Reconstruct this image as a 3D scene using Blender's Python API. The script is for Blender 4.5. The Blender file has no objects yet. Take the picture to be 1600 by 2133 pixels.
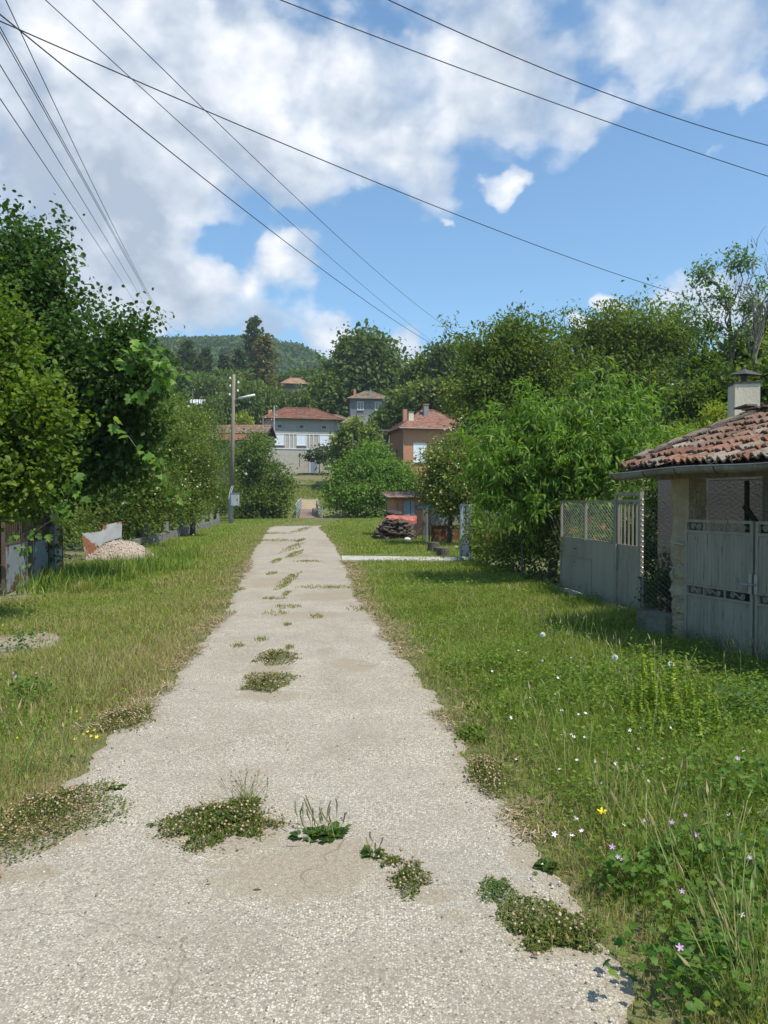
import bpy, math, random
import numpy as np
from mathutils import Vector, Matrix

# ------------------------------------------------------------------ camera, sky, sun, exposure
SC = bpy.context.scene
COL = SC.collection
F, CX, CY, HY, CAMH = 1540.0, 800.0, 1066.5, 1045.0, 1.6
PITCH = math.atan((CY - HY) / F)
cam_d = bpy.data.cameras.new('camera')
cam_d.sensor_fit = 'VERTICAL'; cam_d.sensor_height = 24.0; cam_d.lens = 24.0 * F / 2133.0
cam_d.clip_start = 0.05; cam_d.clip_end = 6000
cam = bpy.data.objects.new('camera', cam_d); COL.objects.link(cam)
cam.location = (0, 0, CAMH); cam.rotation_euler = (math.pi / 2 - PITCH, 0, 0)
SC.camera = cam
SC.view_settings.view_transform = 'Standard'; SC.view_settings.look = 'None'
SC.view_settings.exposure = 0.31; SC.view_settings.gamma = 1.0
SUN_DIR = Vector((0.80, -0.60, 0)).normalized() * math.cos(math.radians(61)) + Vector((0, 0, math.sin(math.radians(61))))

def at(px, py, Y):
    """world point seen at photograph pixel (px, py) at distance Y"""
    x, y = (px - CX) / F, (CY - py) / F
    c, s = math.cos(PITCH), math.sin(PITCH)
    dy, dz = c + y * s, y * c - s
    return np.array((x / dy * Y, Y, CAMH + dz / dy * Y))

def gr(px, py, z=0.0):
    x, y = (px - CX) / F, (CY - py) / F
    c, s = math.cos(PITCH), math.sin(PITCH)
    dy, dz = c + y * s, y * c - s
    t = (z - CAMH) / dz
    return np.array((x * t, dy * t, z))

def sky_dir(px, py):
    v = at(px, py, 1.0) - np.array((0, 0, CAMH))
    return v / np.linalg.norm(v)

W = bpy.data.worlds.new("World"); SC.world = W; W.use_nodes = True
def build_world():
    nt = W.node_tree; N = nt.nodes; Lk = nt.links; N.clear()
    out = N.new('ShaderNodeOutputWorld'); bg = N.new('ShaderNodeBackground'); bg.inputs[1].default_value = 0.14
    sky = N.new('ShaderNodeTexSky'); sky.sky_type = 'NISHITA'; sky.sun_disc = False
    sky.sun_elevation = math.radians(61); sky.sun_rotation = math.atan2(SUN_DIR.x, SUN_DIR.y)
    sky.air_density = 1.0; sky.dust_density = 0.6; sky.ozone_density = 2.2
    tc = N.new('ShaderNodeTexCoord')
    def math_(op, a, b=None, clamp=False):
        m = N.new('ShaderNodeMath'); m.operation = op; m.use_clamp = clamp
        for i, v in enumerate((a, b)):
            if v is None: continue
            if isinstance(v, (int, float)): m.inputs[i].default_value = v
            else: Lk.new(v, m.inputs[i])
        return m.outputs[0]
    def noise(scale, detail, rough, off=(0, 0, 0), dist=0.0):
        mp = N.new('ShaderNodeMapping'); mp.inputs['Location'].default_value = off
        mp.inputs['Scale'].default_value = (1, 1, 1.35)
        Lk.new(tc.outputs['Generated'], mp.inputs[0])
        n = N.new('ShaderNodeTexNoise'); n.inputs['Scale'].default_value = scale; n.inputs['Detail'].default_value = detail
        n.inputs['Roughness'].default_value = rough; n.inputs['Distortion'].default_value = dist
        Lk.new(mp.outputs[0], n.inputs['Vector']); return n
    # a gentle wobble of the direction so that no cloud edge is a circle
    wob = noise(5.5, 5, 0.55)
    sub = N.new('ShaderNodeVectorMath'); sub.operation = 'SUBTRACT'; Lk.new(wob.outputs['Color'], sub.inputs[0]); sub.inputs[1].default_value = (.5, .5, .5)
    scl = N.new('ShaderNodeVectorMath'); scl.operation = 'SCALE'; Lk.new(sub.outputs[0], scl.inputs[0]); scl.inputs['Scale'].default_value = 0.16
    add = N.new('ShaderNodeVectorMath'); add.operation = 'ADD'; Lk.new(tc.outputs['Generated'], add.inputs[0]); Lk.new(scl.outputs[0], add.inputs[1])
    wd = add.outputs[0]
    def blobs(lst):
        tot = None
        for px, py, r, w in lst:
            d = N.new('ShaderNodeVectorMath'); d.operation = 'DISTANCE'; Lk.new(wd, d.inputs[0]); d.inputs[1].default_value = tuple(sky_dir(px, py))
            mr = N.new('ShaderNodeMapRange'); mr.interpolation_type = 'SMOOTHSTEP'
            k = r / F / (1 + ((px - CX) / F) ** 2 * .6 + ((py - CY) / F) ** 2 * .6)
            mr.inputs['From Min'].default_value = k * 1.45; mr.inputs['From Max'].default_value = k * 0.35
            mr.inputs['To Min'].default_value = 0.0; mr.inputs['To Max'].default_value = w
            Lk.new(d.outputs['Value'], mr.inputs['Value'])
            tot = mr.outputs[0] if tot is None else math_('ADD', tot, mr.outputs[0])
        return tot
    cover = blobs([(60, 100, 300, .9), (330, 120, 220, .6), (620, 170, 200, .8), (480, 60, 130, .4), (880, 170, 170, .55), (1150, 30, 230, .52), (1420, 30, 170, .4), (1540, 60, 150, .3),
                   (150, 420, 220, .95), (400, 330, 150, .7), (610, 360, 120, .6), (830, 330, 110, .5), (900, 420, 70, .5), (960, 330, 90, .3), (1060, 180, 120, .45), (1240, 245, 80, .6),
                   (250, 610, 150, .9), (480, 600, 130, .8), (630, 540, 60, .6), (430, 535, 60, .5), (560, 545, 50, .35),
                   (1035, 415, 42, .8), (1075, 375, 30, .75), (1045, 465, 28, .6), (935, 490, 20, .8), (1265, 603, 48, 1.2), (1300, 610, 32, .7), (1185, 655, 38, 1.1), (1512, 314, 28, .8),
                   (700, 665, 60, .75), (820, 690, 50, .8), (905, 730, 34, .85), (600, 670, 70, .6), (1480, 180, 60, .38), (1590, 180, 50, .42), (1510, 235, 26, .45),
                   (1150, 325, 22, .45), (1420, 270, 22, .42), (1420, 650, 90, .6), (1560, 640, 90, .5),
                   (440, 490, 60, -.8), (520, 500, 45, -.5), (610, 470, 30, -.3), (740, 590, 60, -.6), (1010, 290, 40, -.12), (1250, 130, 45, -.22), (1370, 360, 90, -.4), (1200, 500, 140, -.5), (800, 520, 70, -.4), (1500, 420, 120, -.5)])
    n1 = noise(6.5, 8, 0.58, (3.1, 1.7, 0.4), 0.0); n1b = noise(6.5, 5, 0.58, (3.1 - .020, 1.7 + .006, 0.4 - .045), 0.0)
    v = N.new('ShaderNodeTexVoronoi'); v.feature = 'F1'; v.inputs['Scale'].default_value = 17.0; v.inputs['Detail'].default_value = 1.0; v.inputs['Roughness'].default_value = .5; Lk.new(wd, v.inputs['Vector'])
    f0 = math_('ADD', math_('MULTIPLY', math_('SUBTRACT', n1.outputs['Fac'], .5), 1.5), math_('MULTIPLY', math_('SUBTRACT', .42, v.outputs['Distance']), .4))
    relief0 = math_('SUBTRACT', n1.outputs['Fac'], n1b.outputs['Fac'])
    dens = math_('ADD', cover, f0)
    mk = N.new('ShaderNodeMapRange'); mk.interpolation_type = 'SMOOTHSTEP'; mk.inputs['From Min'].default_value = .10; mk.inputs['From Max'].default_value = .46
    Lk.new(dens, mk.inputs['Value'])
    relief = math_('ADD', math_('MULTIPLY', relief0, 2.1), math_('MULTIPLY', math_('SUBTRACT', .38, v.outputs['Distance']), .55))
    # how bright a cloud is: lit billows, greyer bases
    lit = blobs([(600, 110, 130, .30), (500, 190, 110, .16), (740, 60, 70, .32), (460, 30, 60, .25), (700, 265, 50, .28), (210, 270, 80, .2), (330, 260, 60, .25), (130, 70, 90, .28), (300, 80, 80, .25),
                 (430, 530, 60, .25), (560, 540, 70, .25), (680, 515, 40, .3), (1265, 595, 60, .5), (1185, 655, 40, .45), (1240, 240, 100, .22), (1040, 420, 60, .35), (700, 665, 50, .28), (820, 680, 50, .3), (905, 725, 40, .45),
                 (1512, 314, 30, .35), (880, 120, 160, .06), (420, 420, 90, .1), (230, 600, 60, .15),
                 (590, 320, 90, -0.150), (420, 330, 80, -0.090), (270, 430, 130, -0.125), (100, 360, 120, -0.110), (520, 640, 130, -0.110), (300, 520, 80, -0.120), (240, 660, 90, -0.090), (400, 650, 90, -0.075)])
    n3 = noise(3.2, 5, 0.5, (1.2, 8.3, 2.2), 0.2)
    br = math_('ADD', math_('ADD', relief, math_('MULTIPLY', math_('SUBTRACT', n3.outputs['Fac'], .5), .5)), math_('ADD', math_('MULTIPLY', lit, 1.25), .55), False)
    ramp = N.new('ShaderNodeValToRGB'); e = ramp.color_ramp.elements
    e[0].position = 0.0; e[0].color = (.42, .49, .595, 1); e[1].position = 1.0; e[1].color = (.96, .97, 1.0, 1)
    m = e.new(.45); m.color = (.64, .70, .78, 1)
    Lk.new(br, ramp.inputs[0])
    k = N.new('ShaderNodeVectorMath'); k.operation = 'SCALE'; k.inputs['Scale'].default_value = CLOUD_GAIN; Lk.new(ramp.outputs[0], k.inputs[0])
    tint = N.new('ShaderNodeMix'); tint.data_type = 'RGBA'; tint.blend_type = 'MULTIPLY'; tint.inputs[0].default_value = 1.0
    Lk.new(sky.outputs[0], tint.inputs[6]); tint.inputs[7].default_value = SKY_TINT
    mix = N.new('ShaderNodeMix'); mix.data_type = 'RGBA'
    thick = N.new('ShaderNodeMapRange'); thick.interpolation_type = 'SMOOTHSTEP'; thick.inputs['From Min'].default_value = .25; thick.inputs['From Max'].default_value = .95; thick.inputs['To Min'].default_value = .55; thick.inputs['To Max'].default_value = .98; Lk.new(dens, thick.inputs['Value'])
    Lk.new(math_('MULTIPLY', mk.outputs[0], thick.outputs[0]), mix.inputs[0]); Lk.new(tint.outputs[2], mix.inputs[6]); Lk.new(k.outputs[0], mix.inputs[7])
    Lk.new(mix.outputs[2], bg.inputs[0]); Lk.new(bg.outputs[0], out.inputs[0])
CLOUD_GAIN = 6.6
SKY_TINT = (0.86, 1.10, 1.14, 1)
build_world()

sun_d = bpy.data.lights.new('sun', 'SUN'); sun_d.energy = 4.6; sun_d.angle = math.radians(0.6); sun_d.color = (1.0, .955, .87)
sun = bpy.data.objects.new('sun', sun_d); COL.objects.link(sun)
sun.rotation_euler = SUN_DIR.to_track_quat('Z', 'Y').to_euler(); sun.location = (20, -10, 40)

# ------------------------------------------------------------------ mesh helpers
R = np.random.default_rng(7)
def nrm(v): return v / np.maximum(np.linalg.norm(v, axis=-1, keepdims=True), 1e-9)
def rdir(rng, n): return nrm(rng.normal(size=(n, 3)))
_wd = np.random.default_rng(3); _WK = [(_wd.normal(size=(3,)) * s, _wd.uniform(0, 6.28), a) for s, a in ((1, .5), (1.3, .45), (1.9, .35), (2.4, .3), (3.3, .2), (4.5, .16), (1.1, .4), (6, .12))]
def wnoise(P):
    o = 0
    for k, ph, a in _WK: o = o + a * np.sin(P @ k + ph)
    return o

class MB:
    def __init__(s): s.V = []; s.Fs = []; s.C = []; s.n = 0
    def add(s, V, Fs, col=None, mat=0):
        V = np.asarray(V, float).reshape(-1, 3)
        if isinstance(Fs, np.ndarray) or (Fs and not isinstance(Fs[0], np.ndarray)): 
            if isinstance(Fs, np.ndarray): Fs = [Fs]
            else:
                d = {}
                for f in Fs: d.setdefault(len(f), []).append(f)
                Fs = [np.array(v) for v in d.values()]
        for f in Fs: s.Fs.append((f + s.n, mat))
        s.V.append(V); s.n += len(V)
        c = np.ones((len(V), 3)) * .5 if col is None else np.broadcast_to(np.asarray(col, float), (len(V), 3))
        s.C.append(c); return s
    def box(s, x0, x1, y0, y1, z0, z1, col=None, mat=0):
        V = [(x, y, z) for z in (z0, z1) for x, y in ((x0, y0), (x1, y0), (x1, y1), (x0, y1))]
        return s.add(V, [(3, 2, 1, 0), (4, 5, 6, 7), (0, 1, 5, 4), (1, 2, 6, 5), (2, 3, 7, 6), (3, 0, 4, 7)], col, mat)
    def bar(s, a, b, w, h=None, col=None, mat=0):
        a = np.array(a, float); b = np.array(b, float); h = w if h is None else h
        d = nrm(b - a); up = np.array((0, 0, 1.)) if abs(d[2]) < .95 else np.array((0, 1., 0))
        x = nrm(np.cross(d, up)); y = np.cross(x, d)
        V = [p + sx * x * w / 2 + sy * y * h / 2 for p in (a, b) for sx, sy in ((-1, -1), (1, -1), (1, 1), (-1, 1))]
        return s.add(V, [(3, 2, 1, 0), (4, 5, 6, 7), (0, 1, 5, 4), (1, 2, 6, 5), (2, 3, 7, 6), (3, 0, 4, 7)], col, mat)
    def tube(s, P, rad, n=6, col=None, mat=0, cap=True):
        P = np.asarray(P, float); m = len(P); rad = np.broadcast_to(np.asarray(rad, float), (m,))
        T = nrm(np.gradient(P, axis=0)); up = np.array((.31, .17, .93)) if abs(T[:, 2]).mean() < .85 else np.array((.93, .3, .1))
        X = nrm(np.cross(T, up)); Y = np.cross(X, T); a = np.arange(n) / n * 2 * np.pi
        V = (P[:, None] + rad[:, None, None] * (np.cos(a)[None, :, None] * X[:, None] + np.sin(a)[None, :, None] * Y[:, None])).reshape(-1, 3)
        i = np.arange(m - 1)[:, None] * n; j = np.arange(n)[None]; j2 = (j + 1) % n
        Fq = np.stack([i + j, i + n + j, i + n + j2, i + j2], -1).reshape(-1, 4)
        fs = [Fq]
        if cap and n > 2: fs += [np.arange(n)[None, :].copy(), (np.arange(n)[::-1] + (m - 1) * n)[None, :].copy()]
        return s.add(V, fs, col, mat)
    def lathe(s, prof, n=12, c=(0, 0, 0), col=None, mat=0):
        prof = np.array(prof, float); m = len(prof); a = np.arange(n) / n * 2 * np.pi
        V = np.stack([prof[:, 0, None] * np.cos(a), prof[:, 0, None] * np.sin(a), np.repeat(prof[:, 1, None], n, 1)], -1).reshape(-1, 3) + np.array(c)
        i = np.arange(m - 1)[:, None] * n; j = np.arange(n)[None]; j2 = (j + 1) % n
        Fq = np.stack([i + j, i + j2, i + n + j2, i + n + j], -1).reshape(-1, 4)
        return s.add(V, [Fq, np.arange(n)[::-1][None].copy(), (np.arange(n) + (m - 1) * n)[None].copy()], col, mat)
    def grid(s, P, col=None, mat=0):
        a, b = P.shape[:2]; i = np.arange(a - 1)[:, None] * b; j = np.arange(b - 1)[None]
        Fq = np.stack([i + j, i + b + j, i + b + j + 1, i + j + 1], -1).reshape(-1, 4)
        return s.add(P.reshape(-1, 3), Fq, None if col is None else (col.reshape(-1, 3) if np.ndim(col) > 1 else col), mat)
    def prism(s, pts, off, col=None, mat=0):
        """closed prism: outline pts (counter-clockwise seen from the far side of off) pushed along off"""
        P = np.array(pts, float); n = len(P); V = np.vstack([P, P + np.array(off, float)])
        return s.add(V, [tuple(range(n))[::-1], tuple(range(n, 2 * n))] + [(i, (i + 1) % n, n + (i + 1) % n, n + i) for i in range(n)], col, mat)
    def inst(s, T, c, ax, nz, size, col, mat=0):
        """template T = (verts, faces) copied to centres c with axis ax, normal nz"""
        tv, tf = T; n = len(c)
        ax = nrm(ax); y = nrm(np.cross(nz, ax)); z = np.cross(ax, y)
        size = np.broadcast_to(np.asarray(size, float), (n,))[:, None, None]
        V = c[:, None] + size * (tv[None, :, 0:1] * ax[:, None] + tv[None, :, 1:2] * y[:, None] + tv[None, :, 2:3] * z[:, None])
        k = len(tv); o = (np.arange(n) * k)[:, None, None]
        fs = [(f[None] + o).reshape(-1, f.shape[1]) for f in tf]
        col = np.broadcast_to(np.asarray(col, float), (n, 3))
        return s.add(V.reshape(-1, 3), fs, np.repeat(col, k, 0), mat)
    def build(s, name, mats, parent=None, org=None, smooth=False):
        me = bpy.data.meshes.new(name)
        V = np.concatenate(s.V); C = np.concatenate(s.C)
        if org is None and parent is not None and parent.name in ORG: org = ORG[parent.name]
        if org is not None: V = V - np.array(org, float)
        nl = sum(f.size for f, _ in s.Fs); npoly = sum(len(f) for f, _ in s.Fs)
        me.vertices.add(len(V)); me.vertices.foreach_set('co', V.astype(np.float32).ravel())
        me.loops.add(nl); me.loops.foreach_set('vertex_index', np.concatenate([f.ravel() for f, _ in s.Fs]).astype(np.int32))
        tot = np.concatenate([np.full(len(f), f.shape[1]) for f, _ in s.Fs]); st = np.concatenate([[0], np.cumsum(tot)[:-1]])
        me.polygons.add(npoly); me.polygons.foreach_set('loop_start', st.astype(np.int32)); me.polygons.foreach_set('loop_total', tot.astype(np.int32))
        me.polygons.foreach_set('material_index', np.concatenate([np.full(len(f), m) for f, m in s.Fs]).astype(np.int32))
        me.polygons.foreach_set('use_smooth', np.full(npoly, bool(smooth)))
        a = me.attributes.new('col', 'FLOAT_COLOR', 'POINT')
        a.data.foreach_set('color', np.concatenate([C, np.ones((len(C), 1))], 1).astype(np.float32).ravel())
        for m in (mats if isinstance(mats, (list, tuple)) else [mats]): me.materials.append(m)
        me.update(calc_edges=True); me.validate()
        o = bpy.data.objects.new(name, me); COL.objects.link(o)
        if parent is not None:
            o.parent = parent
            if parent.name in ORG: ORG[o.name] = ORG[parent.name]
        elif org is not None: o.location = org; ORG[o.name] = tuple(org)
        return o

ORG = {}            # world origin of things whose parts are written in world coordinates
def tag(o, label=None, cat=None, group=None, kind=None):
    if label: o['label'] = label
    if cat: o['category'] = cat
    if group: o['group'] = group
    if kind: o['kind'] = kind
    return o
def thing(name, label, cat, loc=(0, 0, 0), rz=0.0, group=None, world=False):
    o = bpy.data.objects.new(name, None); COL.objects.link(o); o.empty_display_size = .2
    o.location = tuple(float(v) for v in loc); o.rotation_euler = (0, 0, rz)
    if world: ORG[o.name] = tuple(float(v) for v in loc)
    return tag(o, label, cat, group)
KIDS = {}
def dup(root, loc, rz=0.0, sc=1.0, label=None, group=None):
    if root.name not in KIDS:
        KIDS[root.name] = [(c, [g for g in bpy.data.objects if g.parent == c]) for c in bpy.data.objects if c.parent == root]
    r = root.copy(); COL.objects.link(r); r.location = tuple(float(v) for v in loc); r.rotation_euler = (0, 0, rz)
    r.scale = (sc, sc, sc) if np.isscalar(sc) else sc
    if label: r['label'] = label
    if group: r['group'] = group
    for ch, gs in KIDS[root.name]:
        c = ch.copy(); COL.objects.link(c); c.parent = r
        for g in gs:
            d = g.copy(); COL.objects.link(d); d.parent = c
    return r

# ------------------------------------------------------------------ materials
MATS = {}
def mat(name, base=(.5, .5, .5), rough=.85, c2=None, nscale=4.0, lo=.35, hi=.65, bump=0.0, bscale=20.0, attr=False, spec=.3, metal=0.0, stretch=(1, 1, 1), c3=None, n3=25.0, lo3=.55, hi3=.7, detail=6, splash=None):
    if name in MATS: return MATS[name]
    m = bpy.data.materials.new(name); m.use_nodes = True; nt = m.node_tree; N = nt.nodes; L = nt.links
    b = N['Principled BSDF']; b.inputs['Roughness'].default_value = rough; b.inputs['Metallic'].default_value = metal
    b.inputs['Specular IOR Level'].default_value = spec
    tc = N.new('ShaderNodeTexCoord'); mp = N.new('ShaderNodeMapping'); mp.inputs['Scale'].default_value = stretch; L.new(tc.outputs['Object'], mp.inputs[0])
    if attr:
        a = N.new('ShaderNodeAttribute'); a.attribute_name = 'col'; cur = a.outputs['Color']
    else:
        r = N.new('ShaderNodeRGB'); r.outputs[0].default_value = (*base, 1); cur = r.outputs[0]
    def layer(cur, c, scale, lo, hi, mul=False):
        n = N.new('ShaderNodeTexNoise'); n.inputs['Scale'].default_value = scale; n.inputs['Detail'].default_value = detail; n.inputs['Roughness'].default_value = .62
        L.new(mp.outputs[0], n.inputs['Vector'])
        k = N.new('ShaderNodeMapRange'); k.inputs['From Min'].default_value = lo; k.inputs['From Max'].default_value = hi; L.new(n.outputs['Fac'], k.inputs['Value'])
        x = N.new('ShaderNodeMix'); x.data_type = 'RGBA'; x.blend_type = 'MULTIPLY' if mul else 'MIX'
        L.new(k.outputs[0], x.inputs[0]); L.new(cur, x.inputs[6]); x.inputs[7].default_value = (*c, 1); return x.outputs[2]
    if c2 is not None: cur = layer(cur, c2, nscale, lo, hi, attr)
    if c3 is not None: cur = layer(cur, c3, n3, lo3, hi3)
    if splash:
        z = N.new('ShaderNodeSeparateXYZ'); L.new(tc.outputs['Object'], z.inputs[0]); n = N.new('ShaderNodeTexNoise'); n.inputs['Scale'].default_value = 7; n.inputs['Detail'].default_value = 8; n.inputs['Roughness'].default_value = .7; L.new(tc.outputs['Object'], n.inputs['Vector'])
        k = N.new('ShaderNodeMath'); k.operation = 'MULTIPLY_ADD'; L.new(n.outputs['Fac'], k.inputs[0]); k.inputs[1].default_value = -.9; L.new(z.outputs[2], k.inputs[2])
        q = N.new('ShaderNodeMapRange'); q.inputs['From Min'].default_value = -.20; q.inputs['From Max'].default_value = -.42; q.inputs['To Max'].default_value = .8; L.new(k.outputs[0], q.inputs['Value'])
        x = N.new('ShaderNodeMix'); x.data_type = 'RGBA'; L.new(q.outputs[0], x.inputs[0]); L.new(cur, x.inputs[6]); x.inputs[7].default_value = (*splash, 1); cur = x.outputs[2]
    L.new(cur, b.inputs['Base Color'])
    if bump:
        n = N.new('ShaderNodeTexNoise'); n.inputs['Scale'].default_value = bscale; n.inputs['Detail'].default_value = 8; L.new(mp.outputs[0], n.inputs['Vector'])
        u = N.new('ShaderNodeBump'); u.inputs['Strength'].default_value = bump; u.inputs['Distance'].default_value = .02; L.new(n.outputs['Fac'], u.inputs['Height']); L.new(u.outputs[0], b.inputs['Normal'])
    MATS[name] = m; return m

def leaf_mat(name, trans=.35, rough=.5, spec=.35, gain=(1.25, 1.35, .55)):
    m = bpy.data.materials.new(name); m.use_nodes = True; nt = m.node_tree; N = nt.nodes; L = nt.links
    b = N['Principled BSDF']; b.inputs['Roughness'].default_value = rough; b.inputs['Specular IOR Level'].default_value = spec
    a = N.new('ShaderNodeAttribute'); a.attribute_name = 'col'; L.new(a.outputs['Color'], b.inputs['Base Color'])
    t = N.new('ShaderNodeBsdfTranslucent'); x = N.new('ShaderNodeMix'); x.data_type = 'RGBA'; x.blend_type = 'MULTIPLY'; x.inputs[0].default_value = 1
    L.new(a.outputs['Color'], x.inputs[6]); x.inputs[7].default_value = (*gain, 1); L.new(x.outputs[2], t.inputs[0])
    s = N.new('ShaderNodeMixShader'); s.inputs[0].default_value = trans; L.new(b.outputs[0], s.inputs[1]); L.new(t.outputs[0], s.inputs[2])
    L.new(s.outputs[0], N['Material Output'].inputs[0]); MATS[name] = m; return m

LEAF = leaf_mat('leaf', .46, .5, .25)
LEAFM = leaf_mat('leaf_matte', .38, .65, .25)
GRASS = leaf_mat('grass_blade', .38, .6, .25)
BARK = mat('bark', (.12, .095, .07), .95, (.05, .04, .03), 9, bump=.6, bscale=30, stretch=(1, 1, .3))
BARKL = mat('bark_pale', (.2, .175, .14), .95, (.09, .075, .055), 9, bump=.5, bscale=30, stretch=(1, 1, .3))
FLOWER = mat('petal', attr=True, rough=.7)

# ------------------------------------------------------------------ terrain
RIDX = [-900, -500, -183, -93, -60, -39, -10, 17, 150, 600, 900]; RIDZ = [92, 104, 120, 122, 114, 98, 82, 70, 48, 45, 45]
def hgt(X, Y):
    X = np.asarray(X, float); Y = np.asarray(Y, float)
    base = np.interp(Y, [0, 69, 78, 85, 90, 95, 100, 106, 118, 130, 213, 260, 330, 1000], [0, 0, .7, 1.5, 3.0, 4.3, 5.5, 5.9, 10, 13, 30, 37, 44, 44])
    d = np.abs(Y - 74.0) / 2.6
    base = base - 1.6 * np.exp(-d ** 4)
    rz = np.interp(X, RIDX, RIDZ); t = np.clip((Y - 300) / 300, 0, 1); t = t * t * (3 - 2 * t); dn = np.clip((Y - 640) / 400, 0, 1)
    return base + (rz - 44) * t * (1 - .8 * dn)
def mono(lo, hi, n, p=1.0): return lo + (hi - lo) * np.linspace(0, 1, n) ** p
def build_ground():
    ys = np.concatenate([np.linspace(-40, 68, 28), np.linspace(69, 80, 23), np.linspace(82, 140, 30), np.linspace(145, 330, 38), np.linspace(340, 1400, 70)])
    xs = np.concatenate([-mono(60, 1100, 50, 2)[::-1], np.linspace(-58, 58, 60), mono(60, 1100, 50, 2)])
    X, Y = np.meshgrid(xs, ys); Z = hgt(X, Y)
    Z = Z + np.where(Y > 100, 1, 0) * wnoise(np.stack([X, Y, X * 0], -1) * .05) * np.clip((Y - 100) / 100, 0, 1) * 1.0
    m = mat('soil_and_turf', (.13, .135, .045), 1.0, (.19, .155, .09), 1.1, .42, .62, bump=.5, bscale=30, c3=(.09, .115, .035), n3=5, lo3=.45, hi3=.6)
    b = MB(); b.grid(np.stack([X, Y, Z], -1)[::1, ::-1]); o = b.build('ground', m, smooth=True); o['kind'] = 'structure'
build_ground()

# --- the concrete road, its outline read from the photograph and laid on the ground
RE = np.array([gr(*p) for p in [(1385, 2300), (1335, 2133), (1290, 2040), (1215, 1950), (1172, 1840), (1105, 1760), (1040, 1680), (985, 1600), (958, 1530), (905, 1470), (868, 1410), (815, 1350), (796, 1300), (757, 1255), (735, 1215), (714, 1165), (698, 1140), (680, 1115), (664, 1099)]])
LE = np.array([gr(*p) for p in [(-420, 2133), (0, 1800), (120, 1730), (165, 1690), (130, 1640), (205, 1570), (285, 1500), (338, 1450), (376, 1400), (424, 1330), (468, 1280), (490, 1240), (508, 1200), (528, 1150), (545, 1125), (562, 1099)]])
YEND = 47.5
def edge(E, Y, s):
    x = np.interp(Y, E[:, 1], E[:, 0]); P = np.stack([np.full_like(Y, s), Y * 2.2, Y * 0], -1)
    return x + .045 * wnoise(P) + .02 * wnoise(P * 4.7)
def XR(Y): return np.where(Y < 2.2, np.interp(2.3, RE[:, 1], RE[:, 0]) + .06 * (2.2 - Y), edge(RE, np.asarray(Y, float), 3.))
def XL(Y): return np.where(Y < 2.4, -1.74 - .3 * (2.4 - Y), edge(LE, np.asarray(Y, float), 11.))

def ell(px, py, rx, ry):
    c = gr(px, py); a = gr(px, py - ry); b_ = gr(px, py + ry)
    return c[0], (a[1] + b_[1]) / 2, rx / F * c[1], (a[1] - b_[1]) / 2
DIRT = [ell(*e) for e in [(600, 1835, 200, 70), (690, 1790, 130, 40), (560, 1455, 80, 14), (560, 1395, 60, 14), (745, 1393, 50, 12), (680, 1360, 30, 8), (720, 1385, 60, 10), (680, 1245, 80, 12), (480, 1200, 60, 14), (560, 1215, 50, 14),
                          (800, 1290, 50, 10), (400, 1220, 40, 12), (720, 1240, 60, 14), (620, 1160, 30, 8), (690, 1130, 40, 8), (900, 1880, 60, 20), (1080, 1900, 50, 14), (100, 1760, 120, 30), (60, 1830, 80, 20), (945, 1920, 40, 14), (470, 1750, 150, 50), (850, 1850, 60, 34), (1150, 1975, 110, 50), (60, 1720, 170, 50), (1090, 1790, 40, 40), (300, 1500, 50, 22), (560, 1130, 40, 6), (640, 1285, 90, 10)]]
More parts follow.
